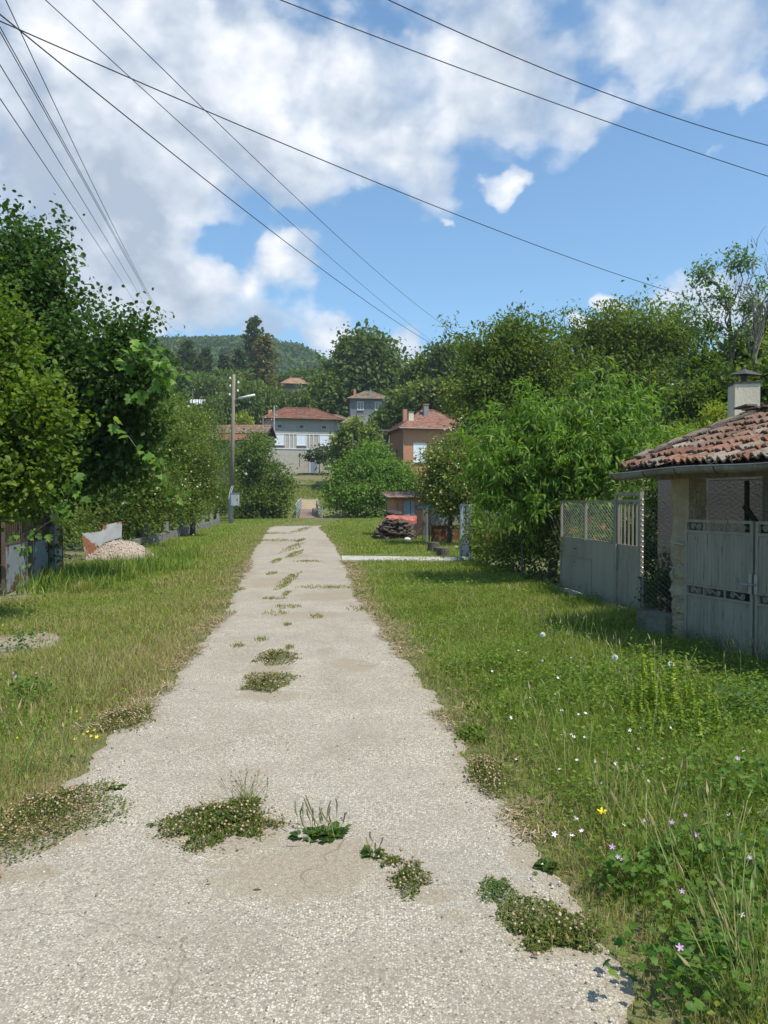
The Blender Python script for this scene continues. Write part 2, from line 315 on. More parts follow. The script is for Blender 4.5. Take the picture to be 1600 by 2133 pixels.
def build_road():
    ys = [-6.0]
    while ys[-1] < YEND: ys.append(ys[-1] + max(.03, (abs(ys[-1]) + .5) * .010))
    ys = np.array(ys); l, r = XL(ys), XR(ys); end = np.clip((YEND - ys) / 2.0, 0, 1)
    t = np.linspace(0, 1, 70)[None]; X = l[:, None] * (1 - t) + r[:, None] * t; Y = np.repeat(ys[:, None], 70, 1)
    Y = Y + (1 - end[:, None]) * .7 * wnoise(np.stack([X * 2.5, X * 0, X * 0], -1))
    d = np.zeros_like(X)
    for cx, cy, rx, ry in DIRT:
        q = np.sqrt(((X - cx) / rx) ** 2 + ((Y - cy) / ry) ** 2); d = np.maximum(d, np.clip(1.5 - q, 0, 1))
    ed = np.minimum(t * (r - l)[:, None], (1 - t) * (r - l)[:, None]); d = np.maximum(d, np.clip(1 - ed / .28, 0, 1) * .8)
    far = np.clip((Y - 12) / 10, 0, 1)
    Z = .010 + .012 * np.clip(ed / .15, 0, 1) + 0 * X
    C = np.stack([d, far, d * 0], -1)
    m = bpy.data.materials.new('worn_concrete'); m.use_nodes = True; nt = m.node_tree; N = nt.nodes; L = nt.links; b = N['Principled BSDF']
    b.inputs['Roughness'].default_value = .95; b.inputs['Specular IOR Level'].default_value = .15
    tc = N.new('ShaderNodeTexCoord').outputs['Object']
    def vor(scale, feat='F1'):
        v = N.new('ShaderNodeTexVoronoi'); v.inputs['Scale'].default_value = scale; v.feature = feat; L.new(tc, v.inputs['Vector']); return v
    def noi(scale, det=6, rough=.6):
        v = N.new('ShaderNodeTexNoise'); v.inputs['Scale'].default_value = scale; v.inputs['Detail'].default_value = det; v.inputs['Roughness'].default_value = rough; L.new(tc, v.inputs['Vector']); return v.outputs['Fac']
    def rng_(v, lo, hi, a=0., b_=1.):
        k = N.new('ShaderNodeMapRange'); k.inputs['From Min'].default_value = lo; k.inputs['From Max'].default_value = hi; k.inputs['To Min'].default_value = a; k.inputs['To Max'].default_value = b_; L.new(v, k.inputs['Value']); return k.outputs[0]
    def mul(a, b_, op='MULTIPLY'):
        k = N.new('ShaderNodeMath'); k.operation = op
        for i, v in enumerate((a, b_)):
            if isinstance(v, (int, float)): k.inputs[i].default_value = v
            else: L.new(v, k.inputs[i])
        return k.outputs[0]
    def mixc(f, a, b_):
        x = N.new('ShaderNodeMix'); x.data_type = 'RGBA'
        L.new(f, x.inputs[0]) if not isinstance(f, float) else None
        for i, v in ((6, a), (7, b_)):
            if isinstance(v, tuple): x.inputs[i].default_value = (*v, 1)
            else: L.new(v, x.inputs[i])
        return x.outputs[2]
    big = noi(.9, 5); mid = noi(3.5, 6); fine = noi(60, 5)
    base = mixc(rng_(big, .35, .65), (.282, .238, .175), (.395, .345, .265))
    base = mixc(rng_(mid, .4, .7), base, (.335, .287, .22))
    base = mixc(rng_(fine, .3, .75), base, (.185, .158, .12))
    v1 = vor(95); v2 = vor(160)
    def stones(v, thr, rad):
        s = N.new('ShaderNodeSeparateColor'); L.new(v.outputs['Color'], s.inputs[0])
        return mul(rng_(s.outputs[0], thr, thr + .04), rng_(v.outputs['Distance'], rad, rad * .6)), s.outputs[1]
    f1, t1 = stones(v1, .54, .56); f2, t2 = stones(v2, .48, .55)
    scol = mixc(t1, (.63, .585, .48), (.50, .43, .32)); scol2 = mixc(t2, (.66, .615, .51), (.46, .40, .31))
    wear = rng_(noi(1.7, 6, .7), .33, .60, .25, 1.0)
    c = mixc(mul(f2, mul(wear, .8)), base, scol2); c = mixc(mul(f1, wear), c, scol)
    s3, _ = stones(vor(90), .90, .5); c = mixc(s3, c, (.13, .115, .10))
    at_ = N.new('ShaderNodeAttribute'); at_.attribute_name = 'col'; sp = N.new('ShaderNodeSeparateColor'); L.new(at_.outputs['Color'], sp.inputs[0])
    dn = mul(sp.outputs[0], mul(mul(noi(9, 8, .7), 1.4), .0, 'ADD'))
    dmask = rng_(dn, .36, .60)
    dirt = mixc(rng_(fine, .35, .7), (.30, .245, .172), (.22, .178, .125)); dirt = mixc(mul(f2, .5), dirt, (.5, .45, .37))
    c = mixc(mul(dmask, .9), c, dirt)
    # sandy wash between the worn slabs further on
    bm = N.new('ShaderNodeMapping'); bm.inputs['Scale'].default_value = (.16, 1.0, 1); L.new(tc, bm.inputs[0]); bn = N.new('ShaderNodeTexNoise'); bn.inputs['Scale'].default_value = .85; bn.inputs['Detail'].default_value = 7; bn.inputs['Roughness'].default_value = .68; L.new(bm.outputs[0], bn.inputs['Vector'])
    wash = mul(sp.outputs[1], rng_(bn.outputs['Fac'], .50, .57)); c = mixc(mul(wash, .8), c, (.33, .28, .21))
    # fine cracks
    dist = N.new('ShaderNodeVectorMath'); dist.operation = 'ADD'
    nz = N.new('ShaderNodeTexNoise'); nz.inputs['Scale'].default_value = 2.2; nz.inputs['Detail'].default_value = 7; L.new(tc, nz.inputs['Vector']); sc_ = N.new('ShaderNodeVectorMath'); sc_.operation = 'SCALE'; sc_.inputs['Scale'].default_value = .8
    L.new(nz.outputs['Color'], sc_.inputs[0]); L.new(tc, dist.inputs[0]); L.new(sc_.outputs[0], dist.inputs[1])
    cr = N.new('ShaderNodeTexVoronoi'); cr.feature = 'DISTANCE_TO_EDGE'; cr.inputs['Scale'].default_value = .55; L.new(dist.outputs[0], cr.inputs['Vector'])
    cr2 = N.new('ShaderNodeTexVoronoi'); cr2.feature = 'DISTANCE_TO_EDGE'; cr2.inputs['Scale'].default_value = 2.3; L.new(dist.outputs[0], cr2.inputs['Vector'])
    ck = mul(rng_(cr.outputs['Distance'], .0055, .0015), rng_(noi(1.1, 4), .44, .54)); ck2 = mul(rng_(cr2.outputs['Distance'], .014, .003), rng_(noi(.8, 5), .53, .62)); c = mixc(mul(mul(ck, ck2, 'MAXIMUM'), .5), c, (.13, .105, .075))
    old = rng_(noi(.45, 7, .7), .52, .60); c = mixc(mul(old, .35), c, (.25, .225, .19))
    L.new(c, b.inputs['Base Color'])
    bp = N.new('ShaderNodeBump'); bp.inputs['Strength'].default_value = .35; bp.inputs['Distance'].default_value = .006
    L.new(mul(mul(f1, .7), mul(fine, .6), 'ADD'), bp.inputs['Height']); L.new(bp.outputs[0], b.inputs['Normal'])
    mb = MB(); mb.grid(np.stack([X, Y, Z], -1)[:, ::-1], C[:, ::-1]); o = mb.build('road', m, smooth=True); o['kind'] = 'structure'
build_road()

def on_road(X, Y): return (X > XL(Y)) & (X < XR(Y)) & (Y < YEND + .5)

# --- concrete strip from the road to the open gate, dirt patches, path over the bridge
CONC = mat('pale_concrete', (.47, .44, .39), .95, (.36, .33, .28), 3, bump=.4, bscale=60, c3=(.3, .27, .22), n3=40, lo3=.55, hi3=.75)
DIRTM = mat('bare_dirt', (.30, .245, .185), 1.0, (.22, .18, .13), 3, bump=.6, bscale=30, c3=(.4, .35, .29), n3=60, lo3=.6, hi3=.72)
DRYM = mat('dry_path', (.36, .28, .17), 1.0, (.25, .21, .12), 1.2, bump=.5, bscale=20)
def sheet(name, outline, m, z=.008, kind='structure', thick=None):
    P = np.array([(p[0], p[1], hgt(p[0], p[1]) + z) for p in outline]); n = len(P); c = P.mean(0)
    if thick:
        mb = MB(); mb.prism(P - np.array((0, 0, thick)), (0, 0, thick))
    else:
        mb = MB(); mb.add(np.vstack([P, c]), [(i, (i + 1) % n, n) for i in range(n)])
    o = mb.build(name, m); o['kind'] = kind; return o
def blob(cx, cy, rx, ry, n=40, j=.18):
    a = np.arange(n) / n * 2 * np.pi; r = 1 + j * wnoise(np.stack([np.cos(a) * 1.5 + cx, np.sin(a) * 1.5 + cy, a * 0], -1))
    return [(cx + rx * k * math.cos(t), cy + ry * k * math.sin(t)) for t, k in zip(a, r)]
STRIP = [gr(712, 1170)[:2], gr(940, 1170.5)[:2], gr(975, 1163.5)[:2], gr(712, 1160.5)[:2]]
sheet('path', STRIP, CONC, .045, thick=.07)
sheet('dirt_patch', blob(*ell(20, 1350, 95, 32)), DIRTM, .012)
sheet('dirt_patch', blob(*ell(20, 1243, 85, 20)), DIRTM, .012)
sheet('dirt_patch', blob(*ell(60, 1780, 230, 75)), DIRTM, .006)
# dry path beyond the bridge
def build_far_path():
    pts = [(643, 1062, 78.6), (645, 1050, 82), (641, 1040, 86)]; mb = MB(); L_ = []
    for px, py, Y in pts:
        x = at(px, py, Y)[0]
        for t in (-1.0, -.4, .4, 1.0): L_.append((x + t * 1.25, Y, hgt(x, Y) + .05))
    mb.grid(np.array(L_).reshape(3, 4, 3)[:, ::-1]); o = mb.build('path', DRYM); o['kind'] = 'structure'
build_far_path()

BANK = mat('brown_bank', (.18, .145, .09), 1.0, (.12, .13, .045), .9, bump=.6, bscale=6, c3=(.27, .215, .15), n3=3, lo3=.55, hi3=.7)
def build_bank():
    L_ = []
    for Y in np.linspace(92.2, 99.2, 9):
        for x in np.linspace(-11.6, -6.2, 12): L_.append((x + .4 * math.sin(Y * 1.3), Y, float(hgt(x, Y)) + .06 + .1 * math.sin(x * 2.1 + Y)* (1 if 6 else 0) * .5 + .06))
    mb = MB(); mb.grid(np.array(L_).reshape(9, 12, 3)[:, ::-1]); o = mb.build('terrain', BANK, smooth=True); o['kind'] = 'structure'
build_bank()
# ------------------------------------------------------------------ leaves, crowns, trees
def T_(v, *fs):
    d = {}
    for f in fs: d.setdefault(len(f), []).append(f)
    return (np.array(v, float), [np.array(x) for x in d.values()])
BROAD = T_([(0, 0, 0), (.30, .34, .07), (.68, .30, .05), (1, 0, -.12), (.68, -.30, .05), (.30, -.34, .07), (.5, 0, -.02)], (0, 6, 1), (1, 6, 2), (2, 6, 3), (3, 6, 4), (4, 6, 5), (5, 6, 0))
OVAL = T_([(0, 0, 0), (.45, .24, .05), (1, 0, -.1), (.45, -.24, .05)], (0, 2, 1), (0, 3, 2))
LANCE = T_([(0, 0, 0), (.3, .10, .02), (.3, -.10, .02), (.68, .085, -.08), (.68, -.085, -.08), (1, 0, -.26)], (0, 2, 1), (1, 2, 4, 3), (3, 4, 5))
TUFT = T_([(0, 0, 0), (.35, .32, .06), (.8, .36, -.02), (1, .05, -.1), (.75, -.33, .05), (.3, -.3, 0)], (0, 5, 4, 3), (0, 3, 2, 1))
LOBED = T_([(0, 0, 0), (.05, .32, .02), (.32, .50, .04), (.38, .30, .03), (.72, .36, 0), (.68, .18, 0), (1, 0, -.1), (.68, -.18, 0), (.72, -.36, 0), (.38, -.30, .03), (.32, -.50, .04), (.05, -.32, .02), (.4, 0, -.04)],
           *[(i, 12, (i + 1) % 12) for i in range(12)])
BALL = T_([(1, 0, 0), (-1, 0, 0), (0, 1, 0), (0, -1, 0), (0, 0, 1), (0, 0, -1)], (0, 2, 4), (2, 1, 4), (1, 3, 4), (3, 0, 4), (2, 0, 5), (1, 2, 5), (3, 1, 5), (0, 3, 5))
STAR = T_([(0, 0, 0)] + [(math.cos(a) * r, math.sin(a) * r, .25 * r) for k in range(5) for a, r in ((k * 1.2566, 1), (k * 1.2566 + .45, .75), (k * 1.2566 + .63, .3))], *[(0, 1 + i, 1 + (i + 1) % 15) for i in range(15)])
PAL = {
    'linden': [(.036, .082, .017), (.055, .115, .022), (.025, .06, .013), (.085, .15, .032)],
    'hazel': [(.085, .15, .018), (.12, .19, .022), (.06, .115, .015), (.15, .20, .032)],
    'peach': [(.105, .205, .03), (.15, .26, .042), (.07, .15, .022), (.21, .30, .06)],
    'walnut': [(0.083, 0.138, 0.030), (0.120, 0.179, 0.038), (0.060, 0.103, 0.023), (0.165, 0.200, 0.047)],
    'plum': [(0.098, 0.152, 0.034), (0.143, 0.207, 0.041), (0.068, 0.110, 0.024), (0.195, 0.241, 0.068)],
    'pear': [(0.098, 0.145, 0.034), (0.135, 0.193, 0.041), (0.068, 0.103, 0.027), (0.255, 0.262, 0.081)],
    'acacia': [(.095, .185, .024), (.125, .225, .034), (.062, .13, .02), (.16, .25, .036)],
    'elder': [(0.075, 0.131, 0.027), (0.112, 0.172, 0.034), (0.060, 0.103, 0.024), (0.150, 0.207, 0.041)],
    'locust': [(0.090, 0.166, 0.047), (0.120, 0.207, 0.061), (0.075, 0.138, 0.041), (0.150, 0.235, 0.081)],
    'far': [(0.075, 0.124, 0.032), (0.098, 0.152, 0.035), (0.057, 0.097, 0.027), (0.128, 0.179, 0.041)],
    'pine': [(0.068, 0.103, 0.035), (0.090, 0.124, 0.041), (0.053, 0.080, 0.030), (0.112, 0.138, 0.043)],
    'brownpine': [(0.150, 0.138, 0.047), (0.210, 0.166, 0.061), (0.105, 0.110, 0.041), (0.240, 0.207, 0.068)],
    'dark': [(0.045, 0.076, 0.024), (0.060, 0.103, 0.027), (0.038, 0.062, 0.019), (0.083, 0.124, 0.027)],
    'yellow': [(0.195, 0.248, 0.027), (0.255, 0.290, 0.041), (0.135, 0.193, 0.027), (0.300, 0.331, 0.054)],
}
def palcol(rng, pal, n, k=1):
    p = np.array(PAL[pal]); w = [.36, .3, .22, .12]
    return p[rng.choice(4, n, p=w)]

def clusters(rng, lobes, n, shell=.62, rough=.30, up=.35):
    L = np.array(lobes, float); vol = (L[:, 3] * L[:, 4] * L[:, 5]) ** (.75); k = rng.choice(len(L), n, p=vol / vol.sum())
    d = rdir(rng, n); r = shell + (1 - shell) * rng.uniform(size=n) ** .6
    inner = rng.uniform(size=n) < .22; r = np.where(inner, rng.uniform(.15, shell, n), r)
    r = r * (1 + rough * wnoise(d * 2.6 + L[k, :3] * .7)); c = L[k, :3] + d * r[:, None] * L[k, 3:]
    return c, nrm(d + np.array((0, 0, up))), r
def crown(mb, rng, lobes, ncl, lpc, leaf, crad, tmpl, pal, droop=.25, twig=0.0, flat=.75, shell=.62, rough=.3, mat=0, zmin=None):
    c, d, r = clusters(rng, lobes, ncl, shell, rough)
    if zmin is not None:
        k = c[:, 2] > zmin; c, d = c[k], d[k]; ncl = len(c)
    warm = np.array((1.22, 1.12, .98)); cc = palcol(rng, pal, ncl) * warm; dens = rng.uniform(.5, 1.5, ncl)
    idx = np.repeat(np.arange(ncl), lpc); n = len(idx); keep = rng.uniform(size=n) < dens[idx]; idx = idx[keep]; n = len(idx)
    t = rng.uniform(-.5, 1, n)[:, None]
    p = c[idx] + rng.normal(size=(n, 3)) * crad * np.array((1, 1, .7)) + d[idx] * t * twig
    ax = nrm(d[idx] * .6 + rng.normal(size=(n, 3)) * .75 + np.array((0, 0, -droop)))
    nz = nrm(np.array((0, 0, flat)) + rng.normal(size=(n, 3)) * .55 + d[idx] * .35)
    col = (.6 * cc[idx] + .4 * palcol(rng, pal, n) * warm) * rng.uniform(.8, 1.22, (n, 1))
    mb.inst(tmpl, p, ax, nz, leaf * rng.uniform(.5, 1.3, n), col, mat)
    return c, d
def bend(rng, a, b, n=6, w=.06):
    a = np.array(a, float); b = np.array(b, float); t = np.linspace(0, 1, n)[:, None]; L = np.linalg.norm(b - a)
    off = rng.normal(size=(n, 3)) * w * L * np.sin(t * np.pi); off[0] = off[-1] = 0
    return a + (b - a) * t + off + np.array((0, 0, 1)) * np.sin(t * np.pi) * L * .05
def limbs(mb, rng, base, fork, lobes, r0, tips=None, ntw=40, sides=7):
    P = bend(rng, base, fork, 7, .03); rad = np.linspace(r0, r0 * .62, 7); rad[0] *= 1.25; mb.tube(P, rad, sides)
    ends = []
    for l in lobes:
        e = np.array(l[:3]); Q = bend(rng, P[-1 - int(rng.integers(0, 2))], e, 6, .07); mb.tube(Q, np.linspace(r0 * .5, r0 * .14, 6), 5); ends.append(Q)
    if tips is not None and len(tips):
        for i in rng.choice(len(tips), min(ntw, len(tips)), replace=False):
            q = ends[int(np.argmin([np.linalg.norm(x[-1] - tips[i]) for x in ends]))]; k = int(rng.integers(2, 6))
            mb.tube(bend(rng, q[k], tips[i], 5, .08), np.linspace(r0 * .13, r0 * .03 + .003, 5), 4, cap=False)
def LB(px, py, rx, Y, ry=None, rd=None):
    c = at(px, py, Y); r = rx / F * Y; return (*c, r, (rd if rd else r), (ry if ry else rx) / F * Y)
def tree(name, label, cat, base, lobes, ncl, lpc, leaf, crad, tmpl, pal, r0=.14, fork=None, bark=None, lm=None, extra=None, seed=1, group=None, ntw=40, **kw):
    rng = np.random.default_rng(seed); base = np.array(base, float)
    o = thing(name, label, cat, base, group=group, world=True)
    mb = MB(); tips, d = crown(mb, rng, lobes, ncl, lpc, leaf, crad, tmpl, pal, **kw); mb.build('crown', lm or LEAF, o)
    L = np.array(lobes); cen = L[:, :3].mean(0)
    if fork is None: fork = base + (cen - base) * np.array((.5, .5, .5)); 
    tb = MB(); limbs(tb, rng, base - np.array((0, 0, .15)), fork, lobes, r0, tips, ntw); tb.build('trunk', bark or BARK, o, smooth=True)
    if extra:
        nm, n, size, cols, T = extra; e = MB(); k = rng.choice(len(tips), n); pos = tips[k] + d[k] * crad * rng.uniform(.5, 1.6, (n, 1)) + rng.normal(size=(n, 3)) * crad * .5
        ar = (T, pos, rdir(rng, n), d[k] + rng.normal(size=(n, 3)) * .3, size * rng.uniform(.7, 1.3, n), np.array(cols)[rng.choice(len(cols), n)])
        if n > 40: e.inst(*ar); e.build(nm, FLOWER, o)['kind'] = 'stuff'
        else:
            for q in range(n): MB().inst(T, *[v[q:q + 1] for v in ar[1:]]).build(nm, FLOWER, o)
    return o

def G(px, Y):  # foot on the terrain below photograph column px at distance Y
    x = (px - CX) / F * Y; return (x, Y, float(hgt(x, Y)))

def build_near_trees():
    tree('linden_tree', 'tall dense dark green tree with heart shaped leaves behind the rusty panel fence', 'tree', G(-20, 15.6),
         [LB(-20, 590, 80, 14.5), LB(60, 525, 58, 14.6), LB(15, 690, 140, 15), LB(80, 610, 68, 14.3), LB(120, 755, 74, 14), LB(60, 880, 130, 14.6), LB(170, 870, 85, 14), LB(235, 725, 40, 13.6), LB(250, 790, 70, 13.5), LB(272, 690, 36, 13.4), LB(265, 870, 45, 13.8), LB(170, 975, 70, 14, 60), LB(300, 760, 38, 13.2), LB(250, 960, 55, 14, 60), LB(300, 900, 36, 13.8), LB(90, 985, 80, 15, 55)],
         3400, 24, .10, .15, BROAD, 'linden', r0=.22, seed=11, ntw=140, droop=.5, twig=.3, rough=.52, shell=.55)
    tree('hazel_bush', 'yellow green hazel bush with broad leaves at the left edge of the verge', 'bush', G(-60, 9.8),
         [LB(-25, 690, 55, 9.8, 70), LB(5, 790, 60, 9.7), LB(70, 830, 38, 9.4, 30), LB(-10, 900, 70, 9.5), LB(70, 895, 40, 9.4, 34), LB(20, 980, 60, 9.5, 50), LB(95, 945, 28, 9.4, 20), LB(-5, 1045, 34, 9.3, 30), LB(110, 870, 22, 9.4, 14), LB(60, 1010, 30, 9.3, 22), LB(20, 730, 30, 9.8)],
         1050, 17, .078, .10, BROAD, 'hazel', r0=.05, seed=12, ntw=160, twig=.34, droop=.12, flat=1.0, shell=.4, rough=.6)
    tree('plum_tree', 'leafy plum tree just behind the gravel heap, pale buds on its crown', 'tree', G(285, 26),
         [LB(265, 910, 60, 26), LB(320, 965, 60, 25.6), LB(245, 1000, 45, 26), LB(320, 870, 48, 26.5), LB(300, 1040, 48, 25), LB(365, 920, 40, 26), LB(230, 940, 50, 26), LB(350, 1035, 35, 25)],
         1700, 11, .14, .2, OVAL, 'plum', r0=.13, seed=13, extra=('blossom', 120, .045, [(.5, .52, .28), (.6, .6, .42), (.42, .48, .2)], BALL))
    tree('plum_tree', 'broad bush leaning over the low concrete wall with white blossom on its right shoulder', 'tree', G(400, 34),
         [LB(380, 930, 55, 34), LB(412, 985, 48, 34), LB(365, 1010, 55, 33.5), LB(425, 1020, 32, 34), LB(345, 865, 45, 35), LB(400, 880, 36, 35), LB(390, 1045, 36, 33), LB(432, 965, 22, 34)],
         1600, 15, .135, .24, OVAL, 'plum', r0=.14, seed=14, extra=('blossom', 120, .05, [(.5, .52, .3), (.62, .63, .45)], BALL))
    tree('plum_tree', 'darker green tree right behind the tall lamp pole', 'tree', G(450, 61),
         [LB(445, 940, 45, 61), LB(452, 1010, 42, 60.5), LB(425, 890, 35, 62), LB(465, 1050, 28, 60), LB(440, 1040, 35, 60)], 1000, 16, .18, .34, OVAL, 'elder', r0=.16, seed=15)
    tree('elder_tree', 'rounded elder with flat white flower heads left of the bridge', 'tree', G(545, 71),
         [LB(533, 955, 44, 71), LB(568, 1005, 42, 70), LB(515, 1015, 46, 71), LB(570, 1050, 32, 69), LB(500, 960, 32, 72), LB(543, 918, 20, 72), LB(545, 1050, 42, 69), LB(590, 1035, 16, 69), LB(505, 1060, 30, 69)],
         1400, 16, .22, .36, TUFT, 'elder', r0=.16, seed=16, extra=('blossom', 34, .16, [(.75, .75, .66), (.8, .8, .72)], STAR))
    tree('acacia_bush', 'bright green feathery acacia thicket right of the bridge', 'bush', G(740, 71),
         [LB(722, 1015, 36, 73), LB(770, 995, 46, 73), LB(815, 1000, 42, 72), LB(712, 975, 22, 74), LB(740, 1045, 38, 70.5), LB(838, 985, 22, 74), LB(790, 1040, 46, 70.5), LB(850, 1020, 40, 72), LB(702, 1045, 20, 70.5), LB(700, 995, 26, 73), LB(690, 1022, 20, 72), LB(765, 950, 20, 74, 30)],
         1500, 16, .24, .36, TUFT, 'acacia', r0=.12, seed=17, lm=LEAFM)
    tree('pear_tree', 'pear tree with small yellowish fruit in front of the brick shed', 'tree', G(935, 26.5),
         [LB(935, 965, 46, 26.5), LB(905, 1010, 38, 26.5), LB(960, 1018, 45, 26), LB(978, 960, 36, 26.5), LB(912, 955, 26, 27), LB(955, 918, 22, 27), LB(930, 1040, 36, 26), LB(985, 1040, 35, 26)],
         1500, 12, .13, .2, OVAL, 'pear', r0=.11, seed=18, extra=('fruit', 330, .05, [(.42, .42, .12), (.3, .36, .08), (.5, .48, .2)], BALL))
    tree('peach_tree', 'glossy peach tree with long drooping leaves behind the wire fence', 'tree', G(1150, 14.6),
         [LB(1055, 931, 52, 14.6), LB(1130, 896, 47, 14.6), LB(1195, 876, 43, 14.6), LB(1290, 866, 43, 14.8), LB(1262, 936, 58, 14.6), LB(1345, 931, 39, 14.6), LB(1050, 991, 53, 14.4), LB(1150, 966, 58, 14.3), LB(1225, 986, 41, 14.4), LB(1100, 1051, 38, 14.2), LB(1005, 976, 28, 14.4), LB(1015, 1036, 26, 14.3), LB(1395, 956, 19, 14.7), LB(1280, 818, 20, 14.8, 30), LB(1305, 834, 12, 14.8, 26), LB(1120, 851, 15, 14.6, 26), LB(1030, 894, 13, 14.6, 22), LB(1385, 911, 13, 14.8, 24), LB(1190, 1041, 34, 14.2), LB(1225, 841, 15, 14.7, 26), LB(1180, 926, 38, 15.2)],
         980, 27, .165, .055, LANCE, 'peach', r0=.11, seed=19, ntw=200, twig=.62, droop=.85, flat=.5, shell=.5, rough=.5)
    tree('walnut_tree', 'large walnut tree with mid green crown rising behind the pear tree', 'tree', G(1040, 33),
         [LB(1045, 765, 80, 33), LB(1005, 825, 48, 32.5), LB(1100, 725, 58, 33), LB(995, 885, 36, 32), LB(1115, 820, 80, 33), LB(1010, 745, 36, 33), LB(1060, 690, 30, 33.4), LB(1060, 890, 60, 32)],
         1700, 22, .21, .30, OVAL, 'walnut', r0=.26, seed=20, ntw=80, rough=.5)
    tree('walnut_tree', 'widest walnut tree whose crown stands highest behind the peach tree', 'tree', G(1270, 36),
         [LB(1245, 730, 85, 36), LB(1330, 705, 75, 36), LB(1175, 770, 66, 35), LB(1295, 800, 95, 35), LB(1390, 760, 75, 36), LB(1415, 690, 45, 36.5), LB(1270, 680, 40, 36), LB(1190, 850, 60, 34), LB(1370, 840, 60, 35)],
         2300, 22, .22, .32, OVAL, 'walnut', r0=.3, seed=21, ntw=90, rough=.5)
    tree('locust_tree', 'tall thin locust tree with airy foliage standing behind the chimney', 'tree', G(1527, 25),
         [LB(1465, 565, 30, 25), LB(1540, 548, 34, 25), LB(1500, 618, 38, 25), LB(1448, 600, 16, 25), LB(1555, 630, 30, 25), LB(1480, 680, 35, 25), LB(1440, 660, 20, 25), LB(1590, 600, 22, 25), LB(1530, 700, 35, 25)],
         230, 13, .15, .13, OVAL, 'locust', r0=.085, seed=22, fork=at(1522, 690, 25), ntw=110, bark=BARKL, shell=.3)
    # a bare, half dead tree beside it
    rng = np.random.default_rng(23); o = thing('bare_tree', 'leafless grey tree with many upright twigs at the right edge', 'tree', G(1575, 23), world=True)
    b = MB(); base = np.array(G(1575, 23)); fk = at(1572, 720, 23)
    b.tube(bend(rng, base, fk, 7, .02), np.linspace(.09, .06, 7), 7)
    for i in range(11):
        e = at(1540 + 12 * i, rng.uniform(510, 640), 23 + rng.uniform(-.7, .7)); Q = bend(rng, fk + np.array((0, 0, rng.uniform(-.8, .4))), e, 7, .05); b.tube(Q, np.linspace(.032, .006, 7), 5)
        for j in range(9):
            k = int(rng.integers(2, 7)); b.tube(bend(rng, Q[k], Q[k] + np.array((rng.normal() * .22, rng.normal() * .2, rng.uniform(.3, .9))), 4, .08), np.linspace(.011, .004, 4), 4)
    b.build('trunk', mat('dead_wood', (.22, .19, .165), .95, (.13, .11, .09), 12), o)
    tree('bush', 'dark green bush left of the cream chimney', 'bush', G(1440, 24), [LB(1440, 850, 48, 24), LB(1490, 830, 42, 24), LB(1420, 900, 30, 23), LB(1465, 780, 40, 25), LB(1500, 890, 35, 23)], 800, 11, .2, .2, OVAL, 'elder', r0=.08, seed=24)
    tree('bush', 'bright yellow green bush touching the cream chimney', 'bush', G(1500, 20), [LB(1497, 870, 26, 20), LB(1470, 915, 26, 20), LB(1425, 915, 14, 18, 20)], 200, 11, .13, .13, OVAL, 'yellow', r0=.04, seed=25)
    tree('acacia_bush', 'mid green acacia clump right of the cream chimney above the tiled roof', 'bush', G(1570, 22), [LB(1560, 740, 45, 26), LB(1590, 810, 55, 23), LB(1600, 700, 40, 27), LB(1530, 770, 32, 26)], 650, 11, .2, .24, TUFT, 'walnut', r0=.09, seed=26)
    # undergrowth along the wire fence
    zc = lambda px, Y, z, r, rz: (*[(px - CX) / F * Y, Y, z], r, r, rz)
    tree('climbing_bush', 'shaded tangled bush with orange lilies beside the open grey gate', 'bush', G(1010, 18.6), [zc(1000, 18.8, .7, .45, .75), zc(1030, 18.0, .6, .55, .7), zc(1060, 17.2, .8, .5, .8), zc(1010, 19.5, 1.0, .4, .6)], 420, 11, .11, .13, OVAL, 'plum', r0=.03, seed=27, extra=('lily', 16, .075, [(.75, .13, .02), (.8, .2, .03)], STAR))
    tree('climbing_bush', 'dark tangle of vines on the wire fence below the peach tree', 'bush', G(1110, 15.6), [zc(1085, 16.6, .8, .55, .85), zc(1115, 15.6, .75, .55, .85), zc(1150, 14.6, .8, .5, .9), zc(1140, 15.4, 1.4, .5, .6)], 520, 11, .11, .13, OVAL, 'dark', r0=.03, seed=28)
    tree('lily_plant', 'clump of orange lilies behind the grey sheet fence', 'plant', G(1225, 13.3), [zc(1200, 13.6, .75, .4, .6), zc(1250, 13.0, .7, .45, .65), zc(1235, 14.2, 1.0, .5, .55)], 260, 11, .13, .12, LANCE, 'plum', r0=.02, seed=29, extra=('lily', 22, .075, [(.75, .14, .02), (.8, .22, .04)], STAR))
    tree('rose_bush', 'small rose bush with red flowers behind the bars of the small gate', 'plant', G(1330, 12.2), [zc(1315, 12.4, .8, .4, .6), zc(1345, 12.0, .7, .4, .6)], 240, 11, .09, .1, OVAL, 'elder', r0=.02, seed=30, extra=('rose', 12, .05, [(.45, .02, .02), (.6, .05, .04)], BALL))
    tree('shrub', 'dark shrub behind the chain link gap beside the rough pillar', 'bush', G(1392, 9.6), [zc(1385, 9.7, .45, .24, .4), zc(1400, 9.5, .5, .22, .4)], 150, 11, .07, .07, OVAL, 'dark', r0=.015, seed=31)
    tree('shrub', 'shadowy shrub behind the concrete post of the left fence', 'bush', (-9.0, 18.5, 0), [zc(90, 19.5, 1.2, .8, 1.1), zc(130, 21.0, 1.2, .8, 1.1), zc(60, 18, 1.1, .8, 1.1)], 520, 11, .12, .16, OVAL, 'plum', r0=.05, seed=33)
    tree('shrub', 'shadowy shrub behind the bent white sheet', 'bush', (-9.4, 23.5, 0), [zc(215, 24.5, 1.0, .8, 1.0), zc(265, 25, 1.0, .8, 1.0), zc(170, 24, 1.3, .8, 1.2)], 420, 11, .12, .16, OVAL, 'plum', r0=.05, seed=34)
